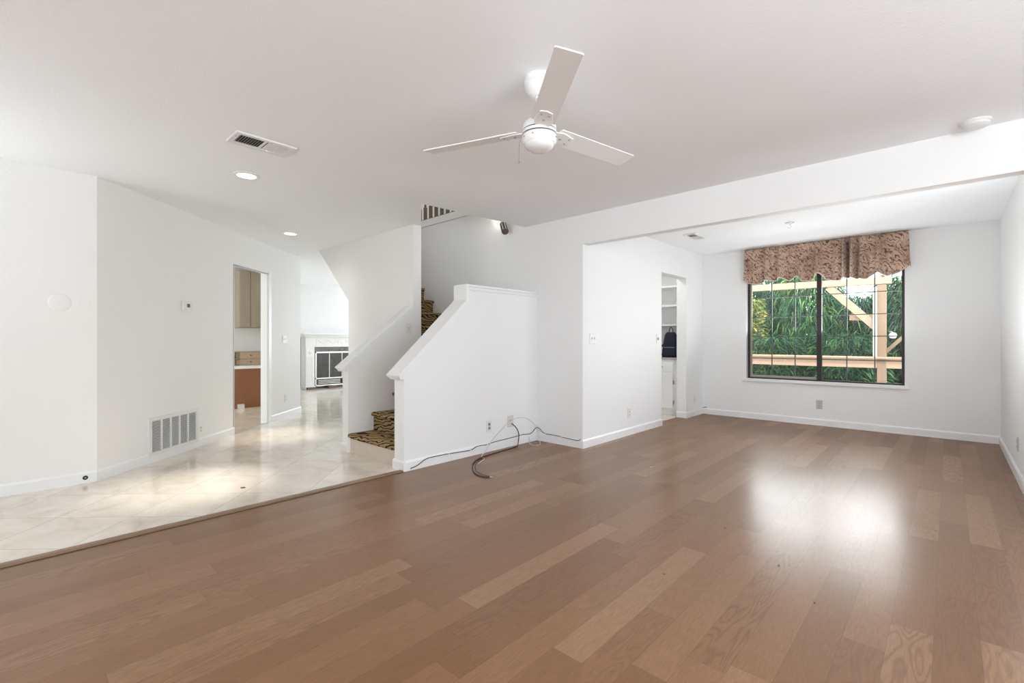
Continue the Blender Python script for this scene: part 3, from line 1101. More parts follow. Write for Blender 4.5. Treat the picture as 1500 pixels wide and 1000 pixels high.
QX = R(90)    # faces +X
switch('white double light switch on the dining left wall near its front corner', (XD, 4.273, 1.143), QX, 2)
t = thing('dimmer_switch', 'white light switch plate with a round grey knob beside the pantry doorway', 'light switch', (XD, 5.800, 1.146), QX)
plate(t, 0.072, 0.116, M['plastic'])
MB().lathe([(0, -0.020), (0.016, -0.020), (0.019, -0.006), (0.019, -0.004), (0, -0.004)], 24, axis='y').build('knob', M['grey'], t, smooth=True)
switch('white light switch on the diagonal wall between kitchen doorway and hall', (*dgp(3.13), 1.145), DROT, 2)
switch('ivory light switch inside the stairwell below the raked white cap', (XL, 3.068, 1.256), QX, 1, M['ivory'])
outlet('white power outlet with dark sockets on the low stair wall', (XP, 3.336, 0.255), QX, None, M['grey'])
outlet('white power outlet low on the dining left wall before the doorway', (XD, 5.056, 0.258), QX)
t = thing('blank_wall_plate', 'blank white wall plate low on the wall beyond the pantry doorway', 'wall plate', (XD, 7.03, 0.25), QX)
plate(t, 0.072, 0.116, M['plastic'])
outlet('white power outlet low on the diagonal wall beside the hall', (*dgp(3.16), 0.277), DROT)
outlet('grey power outlet with a plug adapter under the dining window', (-1.255, YW, 0.278), 0, plain('grey_plate', (0.5, 0.5, 0.49), 0.5))
outlet('white power outlet low on the right dining wall', (XR, 5.57, 0.285), -QX, plain('grey_plate_b', (0.55, 0.55, 0.55), 0.5))
t = thing('blank_wall_plate', 'painted-over blank wall plate under the dining window, left of the outlet', 'wall plate', (-1.372, YW, 0.275), 0)
plate(t, 0.116, 0.116, M['wall'], 0.003)
# media plate with cables
t = thing('cable_wall_plate', 'grey cable wall plate with cords coming out of it on the low stair wall', 'wall plate', (XP, 3.655, 0.265), QX)
plate(t, 0.088, 0.122, plain('grey_white_plate', (0.66, 0.65, 0.62), 0.5))
for dx, dz in ((-0.012, 0.01), (0.014, 0.012), (0.012, -0.025)):
    MB().lathe([(0, -0.010), (0.006, -0.010), (0.007, -0.004), (0, -0.004)], 12, (dx, 0, dz), 'y').build('jack', M['grey'], t)

# thermostat
t = thing('thermostat', 'small white wall thermostat with a grey display on the diagonal wall', 'thermostat', (*dgp(1.028), 1.470), DROT)
MB().box(-0.080, -0.006, -0.052, 0.080, 0, 0.052).build('back_plate', M['plastic'], t, bevel=0.006)
MB().box(-0.072, -0.028, -0.045, 0.072, -0.006, 0.045).build('body', M['plastic'], t, bevel=0.006)
MB().box(-0.018, -0.0295, -0.012, 0.026, -0.028, 0.024).build('display', M['screen'], t)
b = MB()
for z in (-0.010, 0.004, 0.018):
    b.box(0.040, -0.0300, z - 0.004, 0.050, -0.028, z + 0.004)
for x in (-0.010, 0.006, 0.020):
    b.box(x - 0.004, -0.0300, -0.028, x + 0.004, -0.028, -0.022)
b.build('buttons', M['ivory'], t)

# round speaker grille and blank plate on the entry wall
t = thing('wall_speaker', 'faint round white speaker grille with small squares on the left wall', 'speaker', (XE, 0.290, 1.412), QX)
MB().lathe([(0, -0.004), (0.058, -0.004), (0.066, -0.002), (0.068, 0), (0, 0)], 40, axis='y').build('bezel', M['entry_wall'], t, smooth=True)
b = MB()
for i in range(-3, 4):
    for j in range(-3, 4):
        if i * i + j * j <= 9.5:
            b.box(i * 0.013 - 0.0045, -0.0075, j * 0.013 - 0.0045, i * 0.013 + 0.0045, -0.004, j * 0.013 + 0.0045)
b.build('grille', M['wall'], t)
t = thing('blank_wall_plate', 'painted square wall plate just right of the round speaker on the left wall', 'wall plate', (XE, 0.425, 1.42), QX)
plate(t, 0.075, 0.085, M['entry_wall'], 0.004)
# cable jack in the baseboard
t = thing('baseboard_jack', 'round dark cable jack set in the left baseboard near the corner', 'wall jack', (XE + BT, 0.434, 0.042), QX)
MB().lathe([(0, -0.006), (0.010, -0.006), (0.016, -0.003), (0.017, 0.0), (0, 0.0)], 20, axis='y').build('ring', M['cable_black'], t, smooth=True)
MB().lathe([(0, -0.009), (0.005, -0.009), (0.005, -0.006), (0, -0.006)], 12, axis='y').build('socket', M['grey'], t)

# small grey plug hole beside the return grille
t = tag(MB().lathe([(0, -0.003), (0.014, -0.003), (0.016, 0), (0, 0)], 16, (0, 0, 0.012), 'y').lathe([(0, -0.003), (0.012, -0.003), (0.014, 0), (0, 0)], 16, (0, 0, -0.02), 'y').build('wall_patch', plain('patch_grey', (0.6, 0.59, 0.56), 0.7), None, (*dgp(1.270), 0.18), (0, 0, DROT)), 'small grey double patch mark beside the big return grille', 'wall patch')

# ------------------------------------------------------------------ return air grille
t = thing('return_air_grille', 'large white louvred return air grille low on the diagonal wall', 'air vent', (*dgp(0.870), 0.232), DROT)
GW, GH = 0.69, 0.355
b = MB()
b.box(-GW / 2, -0.014, -GH / 2, GW / 2, -0.0005, -GH / 2 + 0.034).box(-GW / 2, -0.014, GH / 2 - 0.034, GW / 2, -0.0005, GH / 2)
b.box(-GW / 2, -0.014, -GH / 2 + 0.034, -GW / 2 + 0.042, -0.0005, GH / 2 - 0.034).box(GW / 2 - 0.042, -0.014, -GH / 2 + 0.034, GW / 2, -0.0005, GH / 2 - 0.034)
b.build('frame', M['plastic'], t, bevel=0.003)
ix0, ix1 = -GW / 2 + 0.042, GW / 2 - 0.042
iz0, iz1 = -GH / 2 + 0.034, GH / 2 - 0.034
MB().box(ix0, -0.002, iz0, ix1, -0.001, iz1).build('duct_opening', plain('duct_shadow', (0.05, 0.048, 0.044), 0.9), t)
NG = 5
for q in range(1, NG):
    x = ix0 + (ix1 - ix0) * q / NG
    MB().box(x - 0.009, -0.012, iz0, x + 0.009, -0.002, iz1).build('divider', M['plastic'], t)
b = MB()
NS = 24
for i in range(NS):
    z = iz0 + (i + 0.5) * (iz1 - iz0) / NS
    for q in range(NG):
        a0 = ix0 + (ix1 - ix0) * q / NG + 0.008
        a1 = ix0 + (ix1 - ix0) * (q + 1) / NG - 0.008
        b.prism([(-0.0115, z - 0.0026), (-0.0105, z - 0.0040), (-0.0025, z + 0.0010), (-0.0035, z + 0.0024)], a0, a1, 'x')
b.build('louvres', M['plastic'], t)

# ------------------------------------------------------------------ cables
def smooth_path(pts, n=6):
    P = [Vector(p) for p in pts]
    out = []
    for i in range(len(P) - 1):
        p0, p1, p2, p3 = P[max(i - 1, 0)], P[i], P[i + 1], P[min(i + 2, len(P) - 1)]
        for k in range(n):
            t = k / n
            out.append(0.5 * ((2 * p1) + (-p0 + p2) * t + (2 * p0 - 5 * p1 + 4 * p2 - p3) * t * t + (-p0 + 3 * p1 - 3 * p2 + p3) * t ** 3))
    out.append(P[-1])
    return out


xo = XP + 0.018
pts = [(xo, y, max(z, 0.006)) for y, z in ((2.378, 0.020), (2.449, 0.032), (2.544, 0.072), (2.658, 0.076), (2.776, 0.074), (2.899, 0.068), (3.072, 0.060),
                              (3.162, 0.083), (3.302, 0.078), (3.399, 0.089), (3.602, 0.092), (3.73, 0.095), (3.84, 0.100), (3.97, 0.092), (4.055, 0.140))]
pts += [(-3.36, 4.068, 0.143), (-3.284, 4.068, 0.096), (-3.123, 4.070, 0.092), (-2.959, 4.070, 0.082), (-2.837, 4.070, 0.080), (-2.800, 4.068, 0.10)]
tag(MB().tube(smooth_path(pts), 0.0036, 6).build('coax_cable', M['cable_black'], smooth=True), 'thin black cable stapled along the baseboard of the low stair wall and corner', 'cable')
# staples
for k_, (y, z) in enumerate(((2.80, 0.074), (3.30, 0.078), (3.80, 0.100), (3.07, 0.060))):
    tag(MB().box(XP + BT * 0.4, y - 0.005, z - 0.007, XP + 0.024, y + 0.005, z + 0.007).build('cable_clip', M['white'], bevel=0.001),
        'small white clip holding the black cable to the stair wall baseboard', 'cable clip', 'clips holding the black cable along the stair wall')
for xx, z in ((-3.27, 0.096), (-3.05, 0.087)):
    tag(MB().box(xx - 0.005, YB - 0.026, z - 0.007, xx + 0.005, YB - BT * 0.4, z + 0.007).build('cable_clip', M['white'], bevel=0.001),
        'small white clip holding the black cable to the back wall baseboard', 'cable clip', 'clips holding the black cable along the back wall')
pts = [(XP + 0.012, 3.668, 0.24), (XP + 0.045, 3.70, 0.195), (XP + 0.060, 3.722, 0.13), (XP + 0.062, 3.715, 0.060), (-3.335, 3.67, 0.010), (-3.325, 3.535, 0.006),
       (-3.305, 3.314, 0.006), (-3.275, 3.13, 0.006), (-3.20, 2.94, 0.007), (-3.027, 2.759, 0.007), (-2.883, 2.675, 0.007), (-2.795, 2.672, 0.007), (-2.740, 2.692, 0.007)]
cb = tag(MB().tube(smooth_path(pts), 0.0052, 8).build('power_cable', M['cable_brown'], smooth=True), 'dark brown cord from the cable plate curling onto the wood floor', 'cable')
MB().tube([(-2.742, 2.691, 0.007), (-2.722, 2.700, 0.007)], 0.0065, 8).build('connector', M['chrome'], cb)
pts = [(-3.255, 3.12, 0.014), (-3.215, 2.99, 0.0135), (-3.10, 2.86, 0.014), (-2.99, 2.76, 0.0175), (-2.883, 2.70, 0.016), (-2.80, 2.700, 0.009), (-2.765, 2.715, 0.007)]
tag(MB().tube(smooth_path(pts), 0.0032, 6).build('power_cable', M['cable_black'], smooth=True), 'short thin black cord lying beside the brown cord on the floor', 'cable')
pts = [(XP + 0.012, 3.64, 0.272), (XP + 0.02, 3.72, 0.290), (XP + 0.03, 3.82, 0.289), (XP + 0.035, 3.90, 0.262), (XP + 0.04, 3.99, 0.205), (XP + 0.05, 4.04, 0.14),
       (-3.34, 4.04, 0.06), (-3.29, 4.00, 0.008), (-3.225, 3.92, 0.005), (-3.23, 3.84, 0.005), (-3.31, 3.86, 0.005), (-3.385, 3.93, 0.010), (XP + 0.025, 3.93, 0.06)]
tag(MB().tube(smooth_path(pts), 0.0030, 6).build('phone_cable', M['cable_grey'], smooth=True), 'thin white cable looping from the cable plate into the corner', 'cable')
pts = [(XP + 0.012, 3.625, 0.270), (XP + 0.02, 3.56, 0.238), (XP + 0.03, 3.46, 0.185), (XP + 0.04, 3.36, 0.130), (XP + 0.05, 3.28, 0.06), (-3.34, 3.18, 0.008), (-3.28, 3.11, 0.005), (-3.21, 3.08, 0.005),
       (-3.17, 3.00, 0.005), (-3.115, 2.90, 0.005)]
tag(MB().tube(smooth_path(pts), 0.0030, 6).build('phone_cable', M['cable_grey'], smooth=True), 'thin white cable drooping left from the cable plate down to the floor', 'cable')
tag(MB().tube(smooth_path([(-2.772, 7.30, 0.095), (-2.75, 7.305, 0.100), (-2.735, 7.308, 0.105), (-2.715, 7.312, 0.100)]), 0.005, 6).build('cable_stub', M['cable_black'], smooth=True),
    'tiny black cable stub on the baseboard in the far dining corner', 'cable')

# ------------------------------------------------------------------ staircase
RISE = 0.187
st = thing('staircase', 'carpeted staircase with tiger-stripe carpet rising between low white walls', 'stairs', (-3.99, 2.37, 0))


def L_(x, y):
    return x + 3.99, y - 2.37


def step_mesh(xa, xb, ya, yb, z0, z1, nose, axis):
    """tread block with rounded nosing; nose side: axis 'y-' or 'x+'"""
    b = MB()
    n = 0.028
    r = 0.020
    if axis == 'y-':
        prof = [(yb, z0), (ya, z0), (ya, z1 - 2 * r)]
        for q in range(0, 7):
            an = R(-90 - q * 30)
            prof.append((ya - n + r + (r * math.cos(an)) - 0.0, z1 - r + r * math.sin(an)))
        prof.append((yb, z1))
        b.prism(prof, xa, xb, 'x')
    else:
        prof = [(xa, z0), (xb, z0), (xb, z1 - 2 * r)]
        for q in range(0, 7):
            an = R(-90 + q * 30)
            prof.append((xb + n - r + r * math.cos(an), z1 - r + r * math.sin(an)))
        prof.append((xa, z1))
        b.prism(prof, ya, yb, 'y')
    return b


sx0, sx1 = XL - XLo * 0 + 3.99 + 0.002, XPi + 3.99 - 0.002
sx0 = XL + 3.99 + 0.002
ys = [0.0, 0.262, 0.512, 0.750]
for i in range(4):
    y0 = ys[i]
    y1 = ys[i + 1] if i < 3 else (YB - 2.37 - 0.002)
    z0 = 0.0 if i else 0.135
    b = step_mesh(sx0, sx1, y0, y1, z0, RISE * (i + 1), 0.02, 'y-')
    b.build('step' if i < 3 else 'landing', M['carpet'], st, smooth=True)
MB().box(sx0, 0.0, 0.0, sx1, 0.02, 0.135).build('tile_riser', plain('riser_tile', (0.62, 0.53, 0.45), 0.35, vary=0.12, vscale=9), st)
MB().box(sx0, 0.02, 0.0, sx1, 0.24, 0.135).build('riser_core', M['wall'], st)
for i in range(11):
    k_ = 5 + i
    xb = (XL - 0.0) - 0.210 * (k_ - 5) - 0.045 + 3.99
    xa = xb - 0.210 if i < 10 else -6.75 + 3.99
    z0 = RISE * (k_ - 1) - 0.03
    b = step_mesh(xa, xb, 3.243 - 2.37, YB - 2.37 - 0.002, z0, RISE * k_, 0.02, 'x+')
    b.build('step', M['carpet'], st, smooth=True)
# wall-side face of the upper flight (stringer, hidden mostly)

# handrail end on the back wall of the upper flight
t = thing('stair_handrail', 'dark wooden handrail fixed along the stairwell back wall', 'handrail', (-5.60, YB, 1.9))
MB().tube([(0.02, -0.06, -0.06), (-0.4, -0.06, 0.30), (-0.9, -0.06, 0.745)], 0.02, 10).build('rail', M['rail'], t, smooth=True)
for q in (0.0, -0.5):
    MB().tube([(-0.05 + q, -0.06, 0.0 - q * 0.88 - 0.01), (-0.05 + q, -0.02, -0.03 - q * 0.88), (-0.05 + q, 0.0, -0.03 - q * 0.88)], 0.006, 6).build('bracket', M['grey'], t)

# ------------------------------------------------------------------ upstairs hall behind the balustrade
struct(MB().box(-6.9, YB - 0.020, 2.745, -3.46, YB + WT, 2.838).build('trim_8', M['trim']))
struct(MB().box(-9.0, YB + WT + 0.001, 2.731, -3.4, 7.0, 2.80).build('floor_upper', plain('upstairs_carpet', (0.6, 0.56, 0.5), 0.95)))
w = MB()
w.box(-9.1, 2.5, 2.731, -9.0, 7.0, 5.2).box(-3.44, 2.5, 2.731, -3.34, 7.0, 5.2).box(-9.1, 7.0, 2.731, -3.34, 7.1, 5.2).box(-9.1, 2.4, 2.731, -3.34, 2.5, 5.2)
struct(w.build('wall_upper', M['wall']))
struct(MB().box(-9.1, 2.4, 5.2, -3.34, 7.1, 5.3).build('ceiling_upper', M['ceiling']))
rl = thing('stair_balustrade', 'dark wooden balustrade of turned spindles on the upstairs landing edge', 'railing', (-5.0, YB + 0.05, 2.838))
MB().box(-1.85, -0.035, 0, 1.42, 0.035, 0.022).build('bottom_rail', M['rail'], rl, bevel=0.003)
MB().box(-1.85, -0.032, 0.86, 1.42, 0.032, 0.92).build('handrail', M['rail'], rl, bevel=0.012)
sp0 = None
for i in range(26):
    x = -0.547 + 0.1255 * (i - 10)
    if x > 1.38:
        break
    if sp0 is None:
        b = MB().box(-0.019, -0.019, 0.022, 0.019, 0.019, 0.205)
        b.lathe([(0.0, 0.205), (0.013, 0.205), (0.011, 0.212), (0.018, 0.222), (0.018, 0.230), (0.010, 0.240), (0.012, 0.25), (0.017, 0.34), (0.013, 0.50), (0.010, 0.62), (0.016, 0.64), (0.016, 0.66), (0.0, 0.66)], 12)
        b.box(-0.019, -0.019, 0.66, 0.019, 0.019, 0.86)
        sp0 = b.build('spindle', M['rail'], rl, (x, 0, 0), smooth=True)
    else:
        o = sp0.copy()
        COL.objects.link(o)
        o.parent = rl
        o.location = (x, 0, 0)

# ------------------------------------------------------------------ stairwell spotlight
sc = thing('wall_sconce', 'small bronze spotlight tilted on the stairwell wall just under the ceiling edge', 'wall light', (-3.885, YB, 2.455))
MB().lathe([(0, 0), (0.040, 0), (0.038, -0.012), (0.0, -0.016)], 24, (-0.02, 0, 0.06), 'y').build('wall_plate', M['white'], sc, smooth=True)
MB().tube([(-0.02, -0.012, 0.06), (-0.02, -0.045, 0.05), (0.01, -0.06, 0.03)], 0.008, 8).build('arm', M['white'], sc, smooth=True)
rotm = Euler((R(-12), R(-30), 0)).to_matrix().to_4x4()
b = MB().lathe([(0.0, 0.075), (0.040, 0.075), (0.042, 0.070), (0.042, -0.060), (0.036, -0.072), (0.0, -0.075)], 28)
b.bm.transform(Matrix.Translation((0.035, -0.075, -0.005)) @ rotm)
sh = b.build('lamp_head', M['sconce'], sc, smooth=True)
b = MB()
for a0 in (-70, -25, 20):
    pr_ = []
    for z in (-0.05, 0.065):
        pr_.append(Vector((0.0425 * math.cos(R(a0)), 0.0425 * math.sin(R(a0)), z)))
    b.tube([pr_[0], pr_[1]], 0.004, 6)
b.bm.transform(Matrix.Translation((0.035, -0.075, -0.005)) @ rotm)
b.build('ribs', M['white'], sh)
b = MB().lathe([(0.0, 0.079), (0.034, 0.079), (0.034, 0.0755), (0.0, 0.0755)], 24)
b.bm.transform(Matrix.Translation((0.035, -0.075, -0.005)) @ rotm)
b.build('bulb', emit_mat('lamp_glow', (1.0, 0.93, 0.82), 12.0), sh)
light('stair_spot_lamp', 'POINT', (-4.0, YB - 0.06, 2.60), (0, 0, 0), 0.6, (1.0, 0.90, 0.76), 0.03)

# ------------------------------------------------------------------ fireplace
fp = thing('fireplace', 'white carved fireplace mantel with glass doors at the end of the hall', 'fireplace', (-11.0, 5.62, 0), QX)
# local x = world +Y ; -y = world +X
HWD = 0.90
for s in (-1, 1):
    b = MB()
    b.box(s * HWD, -0.16, 0.07, s * (HWD - 0.20), 0, 0.98)
    b.box(s * (HWD + 0.02), -0.18, 0.0, s * (HWD - 0.22), 0, 0.0701)
    pil = b.build('pilaster', M['white'], fp, bevel=0.006)
    b = MB()
    for q in range(4):
        x = s * (HWD - 0.045 - q * 0.036)
        b.tube([(x, -0.160, 0.16), (x, -0.160, 0.74)], 0.010, 6)
    b.lathe([(0, -0.175), (0.035, -0.172), (0.05, -0.16), (0, -0.16)], 20, (s * (HWD - 0.10), 0, 0.86), 'y')
    b.build('fluting', M['white'], pil, smooth=True)
b = MB()
b.box(-HWD, -0.14, 0.98, HWD, 0, 1.20)
b.build('frieze', M['white'], fp, bevel=0.004)
b = MB()
b.box(-HWD - 0.03, -0.185, 1.20, HWD + 0.03, 0, 1.225).box(-HWD - 0.06, -0.215, 1.225, HWD + 0.06, 0, 1.26).box(-HWD - 0.09, -0.25, 1.26, HWD + 0.09, 0, 1.31)
b.build('mantel_shelf', M['white'], fp, bevel=0.008)
b = MB()
b.lathe([(0, -0.155), (0.03, -0.152), (0.055, -0.140), (0, -0.14)], 24, (0, 0, 1.09), 'y')
for s in (-1, 1):
    for o0 in (0.10, 0.36):
        b.tube([(s * (o0 + 0.24 * q / 8), -0.142, 1.135 - 0.07 * math.sin(PI * q / 8)) for q in range(9)], 0.012, 6)
    b.tube([(s * 0.10, -0.142, 1.14), (s * 0.10, -0.142, 1.05)], 0.010, 6)
    b.box(s * 0.64, -0.146, 1.0, s * 0.655, -0.14, 1.18)
b.build('carving', M['white'], fp, smooth=True)
b = MB()
iw = HWD - 0.20
b.box(-iw, -0.10, 0.86, iw, -0.001, 0.98).box(-iw, -0.10, 0, -iw + 0.03, -0.001, 0.86).box(iw - 0.03, -0.10, 0, iw, -0.001, 0.86)
b.box(-iw + 0.03, -0.02, 0.0, iw - 0.03, -0.001, 0.86)
b.build('marble_surround', M['marbledark'], fp)
fw = iw - 0.03
b = MB()
b.box(-fw, -0.125, 0.05, -fw + 0.03, -0.10, 0.87).box(fw - 0.03, -0.125, 0.05, fw, -0.10, 0.87)
b.box(-fw, -0.125, 0.83, fw, -0.10, 0.87).box(-fw, -0.125, 0.22, fw, -0.10, 0.25).box(-fw, -0.125, 0.05, fw, -0.10, 0.085)
b.build('door_frame', M['chrome'], fp, bevel=0.003)
pw = (2 * fw - 0.06) / 4
for i in range(4):
    x = -fw + 0.03 + i * pw
    d = MB().box(x + 0.006, -0.112, 0.25, x + pw - 0.006, -0.104, 0.83).build('glass_door', M['smoked'], fp)
    b = MB().box(x, -0.118, 0.25, x + 0.010, -0.103, 0.83).box(x + pw - 0.010, -0.118, 0.25, x + pw, -0.103, 0.83)
    b.build('door_stile', M['brass'], d)
for i in range(2):
    x = -fw + 0.03 + i * 2 * pw
    b = MB().box(x + 0.02, -0.110, 0.09, x + 2 * pw - 0.02, -0.104, 0.215)
    lv = b.build('vent_panel', M['smoked'], fp)
    b = MB()
    for z in (0.115, 0.150, 0.185):
        b.box(x + 0.05, -0.116, z - 0.006, x + 2 * pw - 0.05, -0.110, z + 0.006)
    b.build('vent_louvres', M['chrome'], lv)
for x in (-0.80, -0.30, 0.30, 0.80):
    MB().box(x - 0.10, -0.26, 0.0, x + 0.10, -0.185, 0.05).build('brick_foot', M['brick'], fp, bevel=0.004)
b = MB().box(-HWD - 0.10, -0.004, 0.0, -HWD - 0.045, -0.001, 1.2)
for q in range(20):
    b.box(-HWD - 0.10, -0.012, 0.02 + q * 0.06, -HWD - 0.06, -0.004, 0.055 + q * 0.06)
b.build('side_brick_edge', M['brick'], fp)

# ------------------------------------------------------------------ kitchen seen through the doorway
kc = thing('wall_cabinet', 'greyed oak upper cabinet with two visible doors in the kitchen', 'cabinet', (-9.45, 2.99, 1.36), QX)
MB().box(-0.18, -0.31, 0, 0.40, -0.001, 1.0).build('body', M['kitwood'], kc)
for x0_, x1_ in ((-0.175, -0.012), (-0.004, 0.195), (0.203, 0.395)):
    d = MB().box(x0_, -0.330, 0.01, x1_, -0.311, 0.99).build('door', M['kitwood'], kc, bevel=0.002)
    m_ = 0.030
    b = MB().box(x0_, -0.336, 0.01, x0_ + m_, -0.330, 0.99).box(x1_ - m_, -0.336, 0.01, x1_, -0.330, 0.99)
    b.box(x0_ + m_, -0.336, 0.01, x1_ - m_, -0.330, 0.01 + m_ * 1.4).box(x0_ + m_, -0.336, 0.99 - m_ * 1.4, x1_ - m_, -0.330, 0.99)
    b.build('door_frame', M['kitwood'], d, bevel=0.0015)
pn = thing('kitchen_peninsula', 'brown wooden peninsula with a white counter in the kitchen', 'counter', (-8.62, 2.75, 0))
MB().box(-0.55, -0.25, 0.0, 0.0, 0.34, 0.655).build('side_panel', M['kitpanel'], pn)
b = MB().prism([(-0.60, -0.30), (0.03, -0.30), (0.035, 0.0), (0.05, 0.2), (0.07, 0.34), (-0.60, 0.34)], 0.655, 0.70)
b.build('countertop', M['white'], pn, bevel=0.006)
MB().box(-0.01, -0.13, 0.0, 0.03, -0.03, 0.07).build('corner_block', M['ivory'], pn, bevel=0.003)
cu = thing('desk_organizer', 'wooden cubby organizer box standing on the kitchen counter', 'organizer', (-8.90, 2.86, 0.70))
b = MB()
b.box(-0.14, -0.32, 0.0, 0.12, 0.30, 0.014).box(-0.14, -0.32, 0.222, 0.12, 0.30, 0.24).box(-0.14, -0.32, 0.014, -0.125, 0.30, 0.222)
b.box(-0.125, -0.32, 0.108, 0.12, 0.30, 0.122)
b.build('shelf_box', M['kitwood'], cu)
for z0_, z1_ in ((0.016, 0.106), (0.124, 0.220)):
    d = MB().box(-0.12, -0.14, z0_, 0.112, 0.298, z1_).build('drawer', plain('tan_drawer', (0.46, 0.34, 0.22), 0.5), cu, bevel=0.002)
    MB().lathe([(0, 0), (0.008, 0.0), (0.010, 0.012), (0, 0.014)], 12, (0.112, 0.02, (z0_ + z1_) / 2), 'x').build('knob', M['dark'], d)
MB().tube([(0.0, -0.23, 0.150), (0.02, -0.20, 0.150)], 0.024, 12).build('paper_roll', M['dark'], cu)

# ------------------------------------------------------------------ pantry
w = MB().box(-4.2, 7.36, 0, XD - 0.14, 7.46, ZC).box(-4.2, 5.2, 0, -4.1, 7.36, ZC).box(-4.1, 5.2, 0, XD - 0.14, 5.3, ZC)
struct(w.build('wall_inner_north', M['wall']))
px0, px1 = -4.09, XD - 0.142
pcb = thing('pantry_cabinet', 'white base cabinet with drawer and hinged door in the pantry', 'cabinet', (px1, 6.80, 0))
wd = px0 - px1
MB().box(wd, 0.0, 0.09, 0, 0.55, 0.835).build('body', M['white'], pcb)
MB().box(wd, 0.05, 0.0, 0, 0.55, 0.09).build('toe_kick', M['white'], pcb)
for i, (a, b_) in enumerate(((-0.445, -0.085), (-0.82, -0.46))):
    dr = MB().box(a, -0.018, 0.655, b_, 0, 0.80).build('drawer', M['white'], pcb, bevel=0.003)
    MB().lathe([(0, -0.045), (0.014, -0.043), (0.014, -0.036), (0.006, -0.03), (0.006, -0.018), (0, -0.018)], 16, ((a + b_) / 2 - 0.0 + 0.02, 0, 0.728), 'y').build('knob', M['chrome'], dr, smooth=True)
    d = MB().box(a, -0.018, 0.11, b_, 0, 0.64).build('door', M['white'], pcb, bevel=0.003)
    m_ = 0.05
    b = MB().box(a + 0.002, -0.024, 0.112, a + m_, -0.018, 0.638).box(b_ - m_, -0.024, 0.112, b_ - 0.002, -0.018, 0.638)
    b.box(a + m_, -0.024, 0.112, b_ - m_, -0.018, 0.162).box(a + m_, -0.024, 0.588, b_ - m_, -0.018, 0.638)
    b.build('door_frame', M['white'], d, bevel=0.002)
    for z in (0.20, 0.50):
        MB().box(b_ + 0.001, -0.026, z - 0.03, b_ + 0.010, -0.002, z + 0.03).build('hinge', M['grey'], d)
pct = MB().box(px0, 6.775, 0.835, px1, 7.355, 0.868)
tag(pct.build('pantry_countertop', M['granite'], bevel=0.004), 'speckled grey granite countertop on the pantry cabinet', 'countertop')
for i, (z, wh) in enumerate(((1.374, 'lowest'), (1.67, 'middle'), (1.966, 'topmost'))):
    tag(MB().box(px0, 6.98, z - 0.022, px1, 7.355, z).build('pantry_shelf', M['white'], bevel=0.002), wh + ' of the three white pantry shelves above the counter', 'shelf', 'white pantry shelves')

# backpack
bpk = thing('backpack', 'dark navy backpack standing on the pantry counter', 'backpack', (-3.13, 6.96, 0.868), R(6))
bm = MB()
NU, NV = 28, 14
rings = []
for j in range(NV + 1):
    t = j / NV
    z = 0.385 * t
    hw = 0.130 * (1 - 0.42 * t ** 1.6) * (0.93 if j == 0 else 1)
    hd = 0.075 * (1 - 0.40 * t ** 1.3)
    if t > 0.9:
        q = (t - 0.9) / 0.1
        hw *= 1 - 0.25 * q * q
        hd *= 1 - 0.45 * q * q
    ring = []
    for i in range(NU):
        a = 2 * PI * i / NU
        cx, sy = math.cos(a), math.sin(a)
        p = 0.55
        x = hw * math.copysign(abs(cx) ** p, cx)
        y = hd * math.copysign(abs(sy) ** p, sy)
        n = noise.noise(Vector((x * 16, y * 16, z * 14))) * 0.010
        ring.append(bm.bm.verts.new((x * (1 + n * 3), y + n, z + 0.001)))
    rings.append(ring)
for A, B in zip(rings, rings[1:]):
    for k_ in range(NU):
        bm.bm.faces.new((A[k_], A[(k_ + 1) % NU], B[(k_ + 1) % NU], B[k_]))
bm.bm.faces.new(rings[0][::-1])
bm.bm.faces.new(rings[-1])
bm.build('body', M['navy'], bpk, smooth=True)
b = MB()
b.prism([(-0.095, 0.02), (0.095, 0.02), (0.085, 0.17), (-0.085, 0.17)], -0.098, -0.066, 'y')
b.build('front_pocket', M['navy'], bpk, bevel=0.014, seg=4)
MB().tube([(-0.082, -0.100, 0.150), (0.082, -0.100, 0.150)], 0.0025, 6).build('zipper', M['grey'], bpk)
MB().tube([(0.03 * math.cos(R(q)), 0.01, 0.375 + 0.085 * math.sin(R(q))) for q in range(0, 181, 15)], 0.006, 8).build('top_handle', M['navytrim'], bpk, smooth=True)
b = MB()
b.tube(smooth_path([(-0.10, -0.03, 0.20), (-0.155, -0.05, 0.13), (-0.150, -0.06, 0.06), (-0.10, -0.05, 0.03)]), 0.011, 8)
b.build('shoulder_strap', M['navytrim'], bpk, smooth=True)
lc = thing('pouch', 'small crumpled dark navy pouch slumped left of the backpack', 'pouch', (-3.372, 6.89, 0.8695))
bm = MB()
bmesh.ops.create_icosphere(bm.bm, subdivisions=4, radius=1.0)
for v in bm.bm.verts:
    n = 1 + 0.22 * noise.noise(v.co * 2.2) + 0.08 * noise.noise(v.co * 6)
    v.co = Vector((v.co.x * 0.085 * n, v.co.y * 0.07 * n, max(0.001, 0.075 + v.co.z * 0.095 * n)))
bm.build('bag_body', M['navy'], lc, smooth=True)
MB().tube(smooth_path([(0.03, -0.06, 0.10), (0.05, -0.085, 0.04), (0.045, -0.12, 0.012), (0.05, -0.128, -0.05)]), 0.010, 8).build('strap', M['navytrim'], lc, smooth=True)

